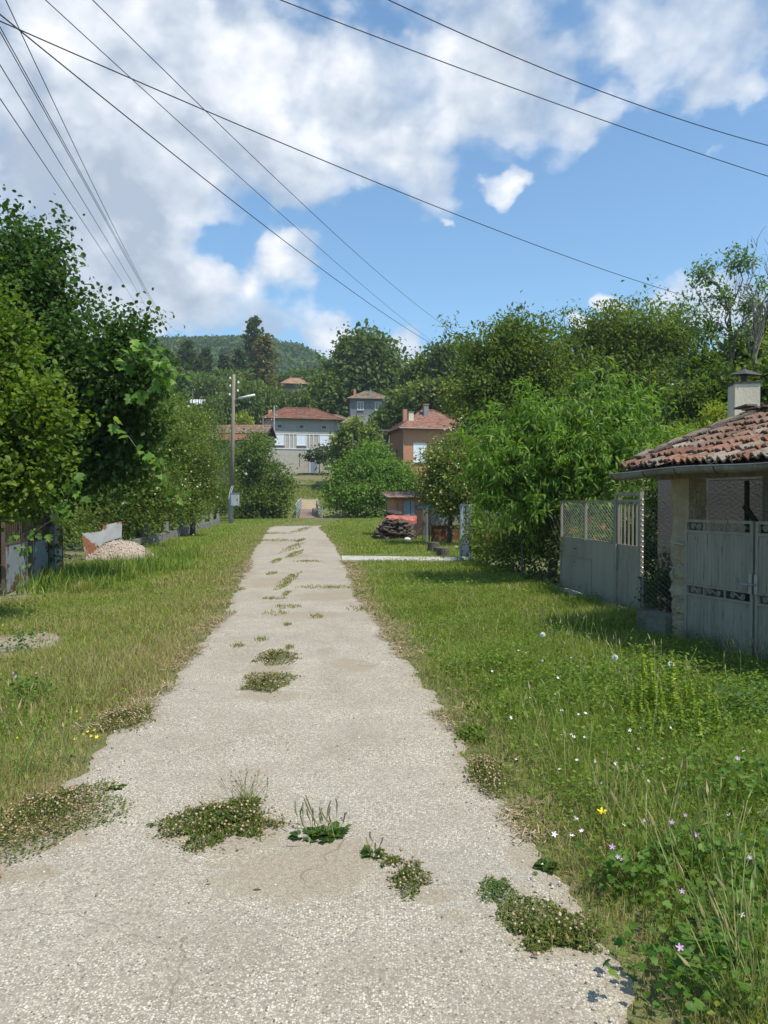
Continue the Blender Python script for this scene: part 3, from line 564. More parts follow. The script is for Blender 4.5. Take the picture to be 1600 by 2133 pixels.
    tree('shrub', 'dark shrub under the linden tree at the far left behind the panels', 'bush', (-9.2, 14.8, 0), [zc(0, 15.5, 1.2, .9, 1.2), zc(60, 15.3, .9, .7, .9), zc(-60, 14, 1.2, .9, 1.1)], 420, 11, .12, .16, OVAL, 'dark', r0=.05, seed=35)
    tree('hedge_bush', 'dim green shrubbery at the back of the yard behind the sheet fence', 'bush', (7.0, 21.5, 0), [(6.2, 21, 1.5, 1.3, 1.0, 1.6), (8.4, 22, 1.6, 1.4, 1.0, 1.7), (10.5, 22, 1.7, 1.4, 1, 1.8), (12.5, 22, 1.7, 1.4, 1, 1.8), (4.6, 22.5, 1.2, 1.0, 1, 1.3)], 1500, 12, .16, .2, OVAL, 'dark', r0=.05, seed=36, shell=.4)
    tree('hedge_bush', 'dim shrubbery across the yard behind the pear and peach trees', 'bush', (5.5, 36, 0), [(4.5, 38, 1.5, 1.6, 1.2, 1.8), (7.2, 37, 1.6, 1.8, 1.0, 1.9), (10, 35, 1.8, 1.9, 1, 2.1), (13, 34, 1.8, 1.9, 1, 2.2), (16, 33, 2, 2, 1, 2.4)], 1200, 12, .24, .26, OVAL, 'walnut', r0=.05, seed=37, shell=.4)
    tree('hedge_bush', 'shadowy hedge of shrubs far behind the low wall on the left', 'bush', (-14, 30, 0), [(-12.3, 24, 1.4, 1.5, 1.5, 1.8), (-13.5, 29, 1.5, 1.6, 2, 1.9), (-14.8, 35, 1.6, 1.8, 2.4, 2.1), (-16.5, 42, 1.7, 1.9, 2.6, 2.3), (-18, 50, 2, 2, 3, 2.6), (-11.5, 20, 1.2, 1.3, 1.5, 1.6), (-9.9, 29, .7, 1.0, 1.5, 1.0), (-10.6, 34, .8, 1.1, 2, 1.1), (-11.5, 40, .8, 1.2, 2.5, 1.2), (-12.6, 47, .9, 1.3, 2.5, 1.3), (-14, 55, 1, 1.6, 3, 1.6), (-17, 62, 1.2, 2.5, 3, 2)], 2200, 12, .22, .26, OVAL, 'plum', r0=.05, seed=38, shell=.4)
    # grape vine shoots hanging over the lane on the left
    rng = np.random.default_rng(32); o = thing('grape_vine', 'hanging grape vine shoots with large pale leaves over the gravel heap', 'vine', at(300, 800, 12.5), world=True)
    st = MB(); lv = MB()
    for pts in ([(285, 830), (325, 770), (345, 745), (350, 790)], [(240, 880), (290, 930), (325, 965), (350, 1000), (388, 1035)], [(250, 760), (300, 720), (330, 735), (340, 765)], [(160, 1000), (110, 1080), (30, 1130), (25, 1170)]):
        P = np.array([at(x, y, 12.3) for x, y in pts]); t = np.linspace(0, len(P) - 1, 14); Q = np.stack([np.interp(t, range(len(P)), P[:, k]) for k in range(3)], 1); Q = Q + np.cumsum(rng.normal(size=Q.shape) * .018, 0); st.tube(Q, np.linspace(.007, .002, 14), 5)
        n = 34; k = rng.integers(0, 14, n); s = np.linspace(.2, .1, 14)[k]
        lv.inst(LOBED, Q[k] + rng.normal(size=(n, 3)) * .07, rng.normal(size=(n, 3)) * .5 + np.array((.2, -.2, -.6)), rng.normal(size=(n, 3)) * .4 + np.array((.1, -.5, .7)), s * rng.uniform(.7, 1.2, n), palcol(rng, 'peach', n) * rng.uniform(.9, 1.25, (n, 1)))
    st.build('shoot', BARKL, o); lv.build('leaves', LEAF, o)
build_near_trees()

# ---- hillside
def far_protos():
    out = {}
    for key, pal, seed in (('a', 'far', 41), ('b', 'elder', 42), ('c', 'walnut', 43), ('y', 'yellow', 44)):
        rng = np.random.default_rng(seed); lob = []
        for i in range(9):
            a = rng.uniform(0, 6.28); r = rng.uniform(.1, .62); z = rng.uniform(.42, .9); k = rng.uniform(.26, .42) * (1.15 - .5 * abs(z - .6)); lob.append((r * math.cos(a) * .6, r * math.sin(a) * .6, z * .92, k, k, k * .8))
        mb = MB(); crown(mb, rng, lob, 520, 8, .085, .07, TUFT, pal, rough=.3)
        o = thing('broadleaf_tree', None, 'tree', (0, 0, 0)); mb.build('crown', LEAFM, o)
        tb = MB(); limbs(tb, rng, (0, 0, -.1), (0, 0, .4), lob, .03, None, 0, 5); tb.build('trunk', BARK, o)
        out[key] = o
    for key, pal, seed in (('p', 'pine', 51), ('q', 'pine', 52), ('r', 'brownpine', 53)):
        rng = np.random.default_rng(seed); mb = MB(); tb = MB()
        tb.tube([(0, 0, -.05), (.005, 0, .5), (0, .005, 1.0)], [.022, .016, .004], 6)
        for i in range(46):
            z = .26 + .74 * (i / 46) ** .9; rad = .235 * (1 - z) ** .62 * rng.uniform(.6, 1.15) + .015; a = i * 2.4 + rng.normal() * .3
            e = np.array((math.cos(a) * rad, math.sin(a) * rad, z + rad * .18)); tb.tube([(0, 0, z), e * .6 + np.array((0, 0, z * .4)), e], [.006, .004, .002], 4)
            n = 34; t = rng.uniform(.25, 1.05, n)[:, None]; p = np.array((0, 0, z)) + (e - np.array((0, 0, z))) * t + rng.normal(size=(n, 3)) * np.array((.022, .022, .012))
            mb.inst(TUFT, p, rng.normal(size=(n, 3)) * .6 + np.array((math.cos(a), math.sin(a), .35)), rng.normal(size=(n, 3)) * .6 + np.array((0, 0, 1)), rng.uniform(.03, .055, n), palcol(rng, pal, n) * rng.uniform(.8, 1.2, (n, 1)))
        o = thing('pine_tree', None, 'tree', (0, 0, 0)); mb.build('crown', LEAFM, o); tb.build('trunk', BARK, o); out[key] = o
    return out
PROTO = far_protos(); USED = set()
def put(key, px, Y, h, w=None, label=None, name=None, group='trees on the hillside', sink=0.0):
    """stand a tree of height h (m) and width factor w on the terrain"""
    g = G(px, Y); w = h if w is None else w; p = PROTO[key]
    if key not in USED:
        o = p; USED.add(key); o.location = (g[0], g[1], g[2] - sink); o.scale = (w, w, h); o.rotation_euler = (0, 0, R.uniform(0, 6.28)); o['label'] = label; o['group'] = group
    else: o = dup(p, (g[0], g[1], g[2] - sink), float(R.uniform(0, 6.28)), (w, w, h), label, group)
    return o
def topped(key, px, Y, ytop, rpx, label, ybase=None, **k):
    """crown top at photograph row ytop and half width rpx"""
    g = G(px, Y); z = at(px, ytop, Y)[2]; h = z - g[2]; w = rpx / F * Y / (.62 if key in 'abcy' else .235); w = max(w, h / 1.7) if key in 'abcy' else w
    return put(key, px, Y, h, w, label, **k)
HILL = 'leafy green tree among the many on the slope behind the houses'
PINEL = 'dark pine in the row on the slope left of the lamp pole'
def build_hill_trees():
    for px, Y, yt, r in ((352, 186, 735, 32), (392, 192, 712, 34), (430, 190, 728, 28), (468, 196, 738, 30), (500, 192, 728, 30), (415, 178, 750, 26)): topped('pq'[int(px) % 2], px, Y, yt, r, PINEL, group='pines on the slope')
    topped('p', 530, 206, 664, 36, 'tallest pine, its open top standing above the ridge line', group='pines on the slope')
    topped('r', 550, 178, 702, 42, 'brownish drying pine below the tallest pine', group='pines on the slope')
    topped('q', 710, 172, 713, 10, 'slim columnar conifer beside the big round walnut tree', group='pines on the slope')
    def lob(name_label, foot, Y, spec, ncl, leaf, pal, seed, group=None, T=TUFT): return tree('broadleaf_tree', name_label, 'tree', G(foot, Y), [LB(a, b, r, Y + dy) for a, b, r, dy in spec], ncl, 12, leaf, leaf * 1.25, T, pal, r0=.3, seed=seed, lm=LEAFM, ntw=0, rough=.4, group=group)
    lob('biggest round dark tree on the skyline right above the slate grey house', 765, 142, [(760, 765, 56, 0), (728, 775, 40, 0), (800, 770, 38, 1), (752, 738, 38, 1), (780, 740, 34, -2), (700, 790, 26, 0), (815, 800, 24, 0), (765, 805, 50, -1), (725, 810, 30, 2)], 1500, .85, 'far', 71)
    lob('dark green tree left of the slate grey house below the biggest round tree', 690, 138, [(690, 815, 32, 0), (665, 825, 24, 1), (705, 840, 22, 0), (648, 835, 18, 0), (680, 850, 26, -1)], 800, .7, 'elder', 72)
    lob('tall pale green tree on the skyline between the biggest round tree and the walnut trees', 890, 112, [(885, 772, 30, 0), (862, 790, 22, 1), (905, 790, 30, 0), (880, 815, 34, 0), (858, 825, 22, 0)], 900, .6, 'walnut', 73)
    lob('tall skyline tree touching the walnut crown above the red brick house', 940, 106, [(938, 755, 32, 0), (960, 775, 34, 0), (925, 785, 30, 1), (950, 815, 36, 0), (920, 740, 18, 0), (975, 745, 24, 0)], 1000, .6, 'far', 74)
    lob('broad tree standing directly behind the roof of the red brick house', 905, 100, [(895, 820, 26, 3), (865, 838, 20, 3), (930, 825, 26, 3), (850, 830, 16, 4)], 700, .55, 'plum', 75)
    lob('loose bushy tree right of the slate grey house', 800, 112, [(812, 868, 16, 0), (828, 845, 16, 0), (795, 878, 14, -1), (832, 865, 16, 1)], 420, .5, 'elder', 76)
    lob('grey green tree at the right corner of the plastered house', 735, 90, [(740, 905, 26, 0), (722, 925, 20, 0), (760, 915, 22, 0), (745, 940, 30, -1), (715, 950, 18, 0), (770, 940, 22, 0)], 800, .45, 'plum', 77)
    lob('fresh green tree between the ruined outbuilding and the bridge', 775, 86, [(780, 945, 18, 0), (765, 960, 20, 0), (793, 960, 12, 0)], 380, .42, 'acacia', 78)
    lob('yellow green young tree just above the ridge of the red brick house', 945, 101, [(943, 815, 15, 0), (935, 835, 16, 0), (950, 845, 16, 0)], 260, .4, 'yellow', 79)
    for px, Y, yt, r, k in ((520, 128, 806, 36, 'a'), (545, 132, 812, 30, 'b'), (462, 128, 830, 26, 'b'), (505, 120, 862, 26, 'y'), (375, 120, 838, 26, 'c'), (440, 122, 838, 20, 'a'), (340, 110, 850, 32, 'b'), (345, 150, 800, 30, 'c'), (480, 145, 795, 30, 'c'), (600, 140, 822, 30, 'a'), (570, 145, 815, 26, 'b'), (635, 132, 822, 22, 'c'), (310, 130, 810, 30, 'a'), (430, 152, 790, 24, 'a'), (410, 112, 868, 14, 'c')):
        topped(k, px, Y, yt, r, 'bright yellow green bush above the long tiled barn' if k == 'y' else 'round bush on the slope above the long tiled barn', group='bushes above the barn')
    # a thin tree beside the blue door
    tree('young_tree', 'thin small tree beside the blue door of the plastered house', 'tree', G(665, 98.5), [LB(650, 945, 12, 98), LB(668, 940, 12, 98), LB(640, 952, 8, 98), LB(685, 950, 14, 98), LB(668, 955, 12, 98)], 150, 8, .32, .3, TUFT, 'dark', r0=.1, seed=61, fork=at(664, 962, 98))
    rng = np.random.default_rng(62)
    for i in range(150):
        Y = rng.uniform(150, 330); px = rng.uniform(200, 1010); 
        if 555 < px < 690 and Y < 222: continue
        if 400 < px < 445 and Y < 160: continue
        h = rng.uniform(6, 9.5); put('abc'[i % 3], px, Y, h, h * rng.uniform(.75, 1.05), HILL)
build_hill_trees()
def build_forest():
    rng = np.random.default_rng(63); n = 5000
    Y = rng.uniform(320, 700, n); px = rng.uniform(-100, 1500, n); X = (px - CX) / F * Y; Z = hgt(X, Y)
    rad = rng.uniform(3.0, 5.2, n); k = 40; idx = np.repeat(np.arange(n), k); m = len(idx); d = rdir(rng, m); d[:, 2] = np.abs(d[:, 2]) * 1.1 - .25
    c = np.stack([X, Y, Z + 5.5], 1); p = c[idx] + d * rad[idx][:, None] * rng.uniform(.75, 1.05, (m, 1)) * np.array((1, 1, .95))
    cc = palcol(rng, 'far', n) * rng.uniform(.8, 1.25, (n, 1)); mb = MB()
    mb.inst(TUFT, p - d * .6, rdir(rng, m), d + rng.normal(size=(m, 3)) * .35, rng.uniform(1.5, 2.8, m), cc[idx] * rng.uniform(.85, 1.15, (m, 1)))
    o = mb.build('forest', LEAFM); tag(o, 'dense green wood covering the far rounded hill', 'forest', None, 'stuff')
build_forest()
# ------------------------------------------------------------------ buildings and fences
TILE = mat('roof_tiles', attr=True, rough=.92, c2=(.45, .42, .4), nscale=3.5, lo=.45, hi=.72, bump=.5, bscale=14)
PLASTER = mat('grey_plaster', (.46, .42, .355), .95, (.38, .345, .29), 1.2, bump=.6, bscale=30, c3=(.38, .36, .33), n3=9, lo3=.55, hi3=.75)
WHITEP = mat('white_plaster', (.62, .61, .59), .95, (.5, .49, .47), 1.3, bump=.3, bscale=40)
CREAM = mat('cream_plaster', (.66, .58, .44), .95, (.56, .48, .36), 2.5, bump=.3, bscale=50, c3=(.4, .34, .25), n3=6, lo3=.62, hi3=.8, stretch=(1, 1, .4))
SLATEP = mat('slate_plaster', (.15, .16, .175), .95, (.2, .205, .21), 1.5, bump=.4, bscale=20)
GREYT = mat('grey_render', (.23, .23, .235), .95, (.19, .19, .195), 2)
WHITET = mat('white_trim', (.74, .73, .70), .8, (.62, .61, .58), 6)
CURT = mat('white_shutter', (.74, .76, .78), .7, (.62, .66, .72), 3, stretch=(5, 5, .4))
GLASSD = mat('dark_opening', (.02, .02, .022), .3, spec=.5)
BLUED = mat('blue_door_paint', (.25, .31, .38), .75, (.19, .24, .30), 6, stretch=(4, 4, .3))
WOODG = mat('weathered_wood', (.24, .20, .15), .95, (.15, .125, .095), 6, bump=.6, bscale=20, stretch=(4, 4, .35))
RUST = mat('rusty_iron', (.16, .075, .04), .95, (.09, .05, .03), 8)
STEELG = mat('grey_gate_paint', (.285, .25, .195), .7, (.205, .18, .14), 3.5, lo=.4, hi=.7, bump=.15, bscale=9, c3=(.10, .085, .075), n3=14, lo3=.60, hi3=.68, stretch=(2.2, 2.2, .35), spec=.4, splash=(.14, .115, .085))
STEELP = mat('pale_fence_sheet', (.30, .272, .215), .7, (.235, .212, .168), 2, bump=.12, bscale=6, c3=(.17, .16, .14), n3=10, lo3=.60, hi3=.72, stretch=(1.5, 1.5, .3), spec=.4, splash=(.16, .135, .10))
STEELB = mat('blue_grey_paint', (.27, .31, .35), .6, (.22, .25, .28), 4, c3=(.20, .12, .08), n3=12, lo3=.64, hi3=.72)
GALV = mat('galvanised_wire', (.42, .42, .41), .5, metal=.5, c2=(.3, .28, .26), nscale=9)
DARKW = mat('dark_wire', (.06, .058, .055), .7, spec=.3)
def brickmat():
    m = bpy.data.materials.new('red_brick'); m.use_nodes = True; nt = m.node_tree; N = nt.nodes; L = nt.links; b = N['Principled BSDF']; b.inputs['Roughness'].default_value = .95
    tc = N.new('ShaderNodeTexCoord'); sp = N.new('ShaderNodeSeparateXYZ'); L.new(tc.outputs['Object'], sp.inputs[0]); a = N.new('ShaderNodeMath'); a.operation = 'ADD'; L.new(sp.outputs[0], a.inputs[0]); L.new(sp.outputs[1], a.inputs[1])
    cb = N.new('ShaderNodeCombineXYZ'); L.new(a.outputs[0], cb.inputs[0]); L.new(sp.outputs[2], cb.inputs[1])
    k = N.new('ShaderNodeTexBrick'); k.inputs['Scale'].default_value = 1.0; k.inputs['Brick Width'].default_value = .26; k.inputs['Row Height'].default_value = .078; k.inputs['Mortar Size'].default_value = .009
    k.inputs['Color1'].default_value = (.52, .19, .08, 1); k.inputs['Color2'].default_value = (.42, .145, .065, 1); k.inputs['Mortar'].default_value = (.33, .27, .21, 1); L.new(cb.outputs[0], k.inputs['Vector'])
    n = N.new('ShaderNodeTexNoise'); n.inputs['Scale'].default_value = 1.1; n.inputs['Detail'].default_value = 6; L.new(tc.outputs['Object'], n.inputs['Vector'])
    mr = N.new('ShaderNodeMapRange'); mr.inputs['From Min'].default_value = .4; mr.inputs['From Max'].default_value = .75; mr.inputs['To Max'].default_value = .5; L.new(n.outputs['Fac'], mr.inputs['Value'])
    x = N.new('ShaderNodeMix'); x.data_type = 'RGBA'; L.new(mr.outputs[0], x.inputs[0]); L.new(k.outputs['Color'], x.inputs[6]); x.inputs[7].default_value = (.40, .22, .13, 1); L.new(x.outputs[2], b.inputs['Base Color']); return m
BRICK = brickmat()
def tcol(rng, n, red=(.30, .11, .065), var=.25, grey=.0):
    c = np.array(red) * rng.uniform(1 - var, 1 + var, (n, 1)); g = rng.uniform(size=(n, 1)) < grey
    return np.where(g, np.array((.25, .22, .17)) * rng.uniform(.6, 1.2, (n, 1)), c)
def hip(rng, x0, x1, y0, y1, z0, rise, ridge, ov=.5, n=14, red=(.30, .11, .065), grey=.1, m2=10):
    """hip roof laid in tile courses; ridge = (x start, x end) along the middle of the depth"""
    mb = MB(); E = [np.array(p, float) for p in ((x0 - ov, y0 - ov, z0), (x1 + ov, y0 - ov, z0), (x1 + ov, y1 + ov, z0), (x0 - ov, y1 + ov, z0))]
    ym = (y0 + y1) / 2; A = np.array((ridge[0], ym, z0 + rise)); B = np.array((ridge[1], ym, z0 + rise))
    for p, q, s, t in ((E[0], E[1], A, B), (E[1], E[2], B, B), (E[2], E[3], B, A), (E[3], E[0], A, A)):
        nn = nrm(np.cross(q - p, (s + t) / 2 - p))
        for k in range(n):
            a, b = k / n, (k + 1) / n; lo = [p + (s - p) * a, q + (t - q) * a]; hi = [p + (s - p) * b, q + (t - q) * b]
            u = np.linspace(0, 1, m2 + 1)[:, None]; l = lo[0] + (lo[1] - lo[0]) * u + nn * .05; h = hi[0] + (hi[1] - hi[0]) * u + nn * .006; bt = lo[0] + (lo[1] - lo[0]) * u
            for j in range(m2):
                c = tcol(rng, 1, red, .22, grey)[0]
                mb.add([l[j], l[j + 1], h[j + 1], h[j], bt[j], bt[j + 1]], [(0, 1, 2, 3), (4, 5, 1, 0)], c)
    for p, s in ((E[0], A), (E[1], B), (E[2], B), (E[3], A)): mb.tube([p + (0, 0, .03), s + (0, 0, .05)], .09, 6, np.array(red) * .8)
    mb.tube([A + (0, 0, .05), B + (0, 0, .05)], .1, 6, np.array(red) * .85)
    mb.add(np.array(E) - (0, 0, .02), [(0, 3, 2, 1)], (.2, .17, .14)); return mb
def wall_mb(L, D, z0, z1): return MB().box(0, L, 0, D, z0, z1)
def win(parent, u, v, w, h, fm, pm, y=0.0, mull=1, sill=True, fw=.09):
    f = MB(); yo = y - .05
    for a in ((u - w / 2 - fw, u - w / 2, v - fw, v + h + fw), (u + w / 2, u + w / 2 + fw, v - fw, v + h + fw), (u - w / 2, u + w / 2, v + h, v + h + fw), (u - w / 2, u + w / 2, v - fw, v)): f.box(a[0], a[1], yo, y + .02, a[2], a[3])
    for i in range(mull): x = u - w / 2 + w * (i + 1) / (mull + 1); f.box(x - .03, x + .03, yo + .015, y + .02, v, v + h)
    o = f.build('window', fm, parent); MB().box(u - w / 2, u + w / 2, y - .022, y + .01, v, v + h).build('pane', pm, o)
    if sill: MB().box(u - w / 2 - .12, u + w / 2 + .12, y - .16, y + .015, v - fw - .10, v - fw - .003).build('sill', GREYT, o)
    return o
def house_at(name, label, px, Y, z, rz, cat='house'): return thing(name, label, cat, ((px - CX) / F * Y, Y, z), math.radians(rz))

def build_houses():
    rng = np.random.default_rng(70)
    # --- grey plastered two storey house straight beyond the bridge
    h = house_at('plastered_house', 'grey plastered two storey house with white window shutters and a blue door beyond the bridge', 556, 99, 5.55, 14)
    L, D, H = 9.7, 8.0, 7.15
    wall_mb(L, D, -1.2, H).build('wall', PLASTER, h)
    hip(rng, 0, L, 0, D, H + .02, 1.95, (2.9, 7.2), .75, 15, (.26, .115, .075), .08, 14).build('roof', TILE, h)
    band = MB().box(-.02, L + .02, -.03, .0, 5.3, H); band.build('eave_shade_band', mat('eave_shade_render', (.37, .34, .295), .95, (.30, .275, .24), 2), h)  # eave shadow painted as a darker strip over the upper wall
    t = MB().box(-.05, L + .05, -.07, -.002, 5.12, 5.24).box(-.05, L + .05, -.07, -.002, 3.12, 3.24)
    for u in (.06, 3.0, 3.55, 5.72, 6.25, 9.05, 9.62): t.box(u - .045, u + .045, -.062, -.002, 3.24, 5.12)
    for u in (1.0, 2.45, 4.02, 5.32, 6.98, 8.5): t.box(u - .035, u + .035, -.055, -.002, 3.4, 5.0)
    t.build('trim', WHITET, h)
    for u in (1.72, 4.67, 7.74):
        win(h, u, 3.72, 1.05, 1.32, WHITET, CURT, 0, 1)
        win(h, u, 6.0, .55, .38, mat('grey_trim', (.4, .39, .37), .9), GLASSD, -.03, 0, False, .1)
    d = MB().box(5.86, 6.86, -.07, .02, -.25, 2.0)
    for i in range(1, 5): d.box(5.86 + i * .2 - .012, 5.86 + i * .2 + .012, -.085, -.071, -.2, 1.95)
    dd = d.build('door', BLUED, h); MB().box(5.70, 7.02, -.14, .01, 2.01, 2.26).box(5.72, 5.855, -.1, .01, -.25, 2.0).box(6.865, 7.0, -.1, .01, -.25, 2.0).build('door_frame', WHITET, dd)
    MB().box(6.7, 6.74, -.13, -.088, .8, .95).build('handle', GALV, dd)
    MB().box(4.34, 4.5, -.12, .0, 2.3, 2.6).tube([(4.42, -.04, 2.3), (4.42, -.04, .8)], .025, 5).build('electric_box', DARKW, h)
    MB().box(.5, 1.0, 3.2, 3.7, 7.3, 8.75).build('chimney', BRICK, h)
    MB().tube([(9.25, -.09, H), (9.25, -.09, 2.6)], .05, 6).build('downpipe', GREYT, h)
    win(h, 8.6, .9, 1.2, 1.2, WHITET, CURT, 0, 1, True)
    # --- slate coloured house higher up
    h = house_at('slate_house', 'small slate grey house with mottled beige roof below the big round tree', 731, 127, 14.4, 6)
    wall_mb(6.6, 6.5, -3, 4.8).build('wall', SLATEP, h); MB().box(-.03, 6.63, -.04, 0, -3, 2.0).build('foundation', mat('foundation', (.34, .32, .28), .95, (.27, .25, .22), 2), h)
    hip(rng, 0, 6.6, 0, 6.5, 4.82, 1.75, (2.7, 3.9), .65, 13, (.31, .22, .15), .35, 12).build('roof', TILE, h)
    for u in (1.65, 4.7): win(h, u, 3.0, .95, 1.3, WHITET, mat('dusty_pane', (.17, .18, .19), .4, (.3, .31, .32), 3), 0, 1)
    MB().box(.7, 1.15, 3.6, 4.1, 5.0, 7.0).build('chimney', BRICK, h); MB().box(3.1, 3.5, .9, 1.3, 5.3, 6.35).build('roof_vent', GREYT, h)
    MB().box(6.55, 6.66, -.06, .02, 2, 4.8).box(-.06, .05, -.06, .02, 2, 4.8).build('corner_trim', GREYT, h)
    # --- house near the hill top
    h = house_at('hilltop_house', 'dark walled house with patchy orange roof highest on the slope', 589, 213, 30.5, 10)
    wall_mb(7.6, 7, -2, 5.05).build('wall', mat('dark_wall', (.075, .075, .075), .95, (.11, .105, .1), 1), h)
    hip(rng, 0, 7.6, 0, 7, 5.07, 2.2, (2.4, 5.0), .6, 10, (.42, .24, .14), .22, 10).build('roof', TILE, h); MB().box(2.2, 2.7, 2.9, 3.4, 5.8, 7.5).build('chimney', BRICK, h)
    win(h, 5.0, 2.2, .9, 1.2, WHITET, GLASSD, 0, 1)
    # --- red brick house
    h = house_at('brick_house', 'red brick house with hipped red tile roof and three chimneys right of the bridge', 841, 90, 3.3, 13)
    L, D, H = 8.6, 7.4, 7.15
    wall_mb(L, D, -2, H).build('wall', BRICK, h); hip(rng, 0, L, 0, D, H + .02, 2.75, (3.4, 4.9), .8, 16, (.30, .145, .10), .08, 14).build('roof', TILE, h)
    c = MB().box(.9, 1.5, .9, 1.5, 7.2, 9.3).build('chimney', CREAM, h); MB().box(.84, 1.56, .84, 1.56, 9.302, 9.4).build('cap', GREYT, c)
    c = MB().box(1.1, 1.6, 4.4, 4.9, 8.0, 10.1).build('chimney', BRICK, h); c = MB().box(3.2, 3.8, 2.2, 2.8, 9.0, 10.45).build('chimney', GREYT, h); MB().box(3.12, 3.88, 2.12, 2.88, 10.452, 10.55).build('cap', BRICK, c)
    win(h, 2.05, 3.2, 1.5, 2.2, WHITET, CURT, 0, 1); win(h, 5.4, 3.2, 1.5, 1.9, WHITET, CURT, 0, 1)
    f = MB().box(-.05, .02, 3.0, 3.7, 3.0, 5.0); o = f.build('window', GREYT, h); MB().box(-.062, -.051, 3.1, 3.6, 3.1, 4.9).build('pane', GLASSD, o)
    MB().tube([(-.06, -.06, H), (-.06, -.06, 0)], .05, 6).build('downpipe', GREYT, h)
    MB().tube([(-.75, -.8, H + .02), (L + .8, -.8, H + .02)], .07, 6).build('gutter', GREYT, h)
    # --- long barn
    h = house_at('barn', 'long low barn with mossy tiled roof and a patched lower roof behind the lamp pole', 405, 84, 1.2, -2, 'barn')
    wall_mb(8.2, 5, -1, 7.0).build('wall', PLASTER, h)
    mb = MB()
    for i in range(64):
        x = -.3 + i * .137
        for k in range(5):
            a, b = k / 5, (k + 1) / 5; P = lambda t, dz: np.array((x, -.5 + 2.9 * t, 8.05 + 1.15 * t + dz))
            cc = tcol(rng, 1, (.23, .15, .10), .3, .3)[0]; mb.tube([P(a, .05), P(b, .02)], .062, 5, cc)
    mb.add([(-.4, -.5, 8.0), (8.5, -.5, 8.0), (8.5, 2.4, 9.15), (-.4, 2.4, 9.15), (8.5, 5.4, 8.0), (-.4, 5.4, 8.0)], [(0, 1, 2, 3), (3, 2, 4, 5)], (.07, .05, .04))
    mb.tube([(-.4, 2.4, 9.22), (8.5, 2.4, 9.22)], .13, 7, (.36, .15, .09)); mb.box(0, 8.2, .02, 4.98, 7.0, 7.98, (.15, .12, .1)); mb.build('roof', TILE, h)
    mb = MB(); mb.add([(.6, -2.6, 7.2), (3.0, -2.6, 7.15), (3.0, -.45, 8.0), (.2, -.45, 8.0)], [(0, 1, 2, 3)], (.27, .27, .27))
    for i in range(16): x = .5 + i * .158; mb.tube([(x, -2.65, 7.24), (x, -.46, 8.05)], .05, 5, (.29, .29, .29))
    mb.build('sheet_roof', mat('asbestos_sheet', (.25, .25, .245), .95, (.18, .18, .17), 3), h)
    mb = MB()
    for k in range(9):
        for j in range(34):
            x = 3.0 + j * .15; a, b = k / 9, (k + 1) / 9; P = lambda t, dz, xx: (xx, -2.6 + 2.15 * t, 7.15 + .85 * t + dz)
            mb.add([P(a, .06, x), P(a, .06, x + .148), P(b, .015, x + .148), P(b, .015, x), P(a, 0, x), P(a, 0, x + .148)], [(0, 1, 2, 3), (4, 5, 1, 0)], tcol(rng, 1, (.33, .14, .09), .2, .1)[0])
    mb.build('lower_roof', TILE, h); MB().box(1, 8, -2.2, -.02, -1, 7.1).build('lean_to', mat('dark_wood', (.16, .14, .125), .95, (.11, .1, .09), 3), h)  # lean-to walls in mottled dark grey-brown wood
    win(h, 4.6, 5.4, 1.6, 1.2, GREYT, mat('grey_boards', (.3, .31, .33), .9, (.22, .23, .25), 4), -2.2, 1, False)
    # --- small brick hut with white metal roof
    h = house_at('brick_hut', 'small orange brick hut with a rippled white metal roof left of the lamp pole', 392, 124, 11.5, 4, 'hut')
    wall_mb(2.2, 2.5, -1, 6.0).build('wall', BRICK, h); mb = MB()
    for k in range(4): mb.grid(np.array([[(-.4 + x * .17, -.7 + k * .9 + j * .95, 6.3 + k * .33 + j * .33 + .05 * math.sin(x * 2.1 + k)) for x in range(20)] for j in (0, 1)])[:, ::1].transpose(1, 0, 2))
    mb.box(-.2, 2.7, -.3, 2.6, 6.0, 6.25); mb.build('roof', mat('white_metal', (.62, .63, .64), .6, (.45, .45, .45), 4, metal=.2), h)
    # --- roofs that only show between the trees
    h = house_at('tiled_house', 'house of which only a beige roof shows right behind the grey plastered house', 686, 116, 9.6, 8); wall_mb(4.2, 5, -1, 4.3).build('wall', PLASTER, h); hip(rng, 0, 4.2, 0, 5, 4.32, 1.5, (.8, 1.6), .5, 10, (.33, .23, .16), .3).build('roof', TILE, h)
    h = house_at('tiled_house', 'house whose pale roof peeks out right of the biggest round tree', 812, 156, 19, 0); wall_mb(4, 5, -1, 5.2).build('wall', PLASTER, h); hip(rng, 0, 4, 0, 5, 5.22, 1.9, (1.4, 2.4), .5, 10, (.40, .30, .2), .3).build('roof', TILE, h)
    h = house_at('ruined_outbuilding', 'roofless dark brick outbuilding left of the red brick house', 772, 97, 4.8, 6, 'outbuilding')
    wall_mb(2.3, 3, -1, 6.1).build('wall', mat('old_brick', (.13, .10, .085), .95, (.18, .15, .125), 2.5, bump=.6, bscale=12), h); win(h, 1.1, 4.2, .9, .7, WOODG, GLASSD, 0, 1, False)
    MB().box(-.1, 2.4, -.12, .05, 6.102, 6.22).build('coping', GREYT, h)
build_houses()

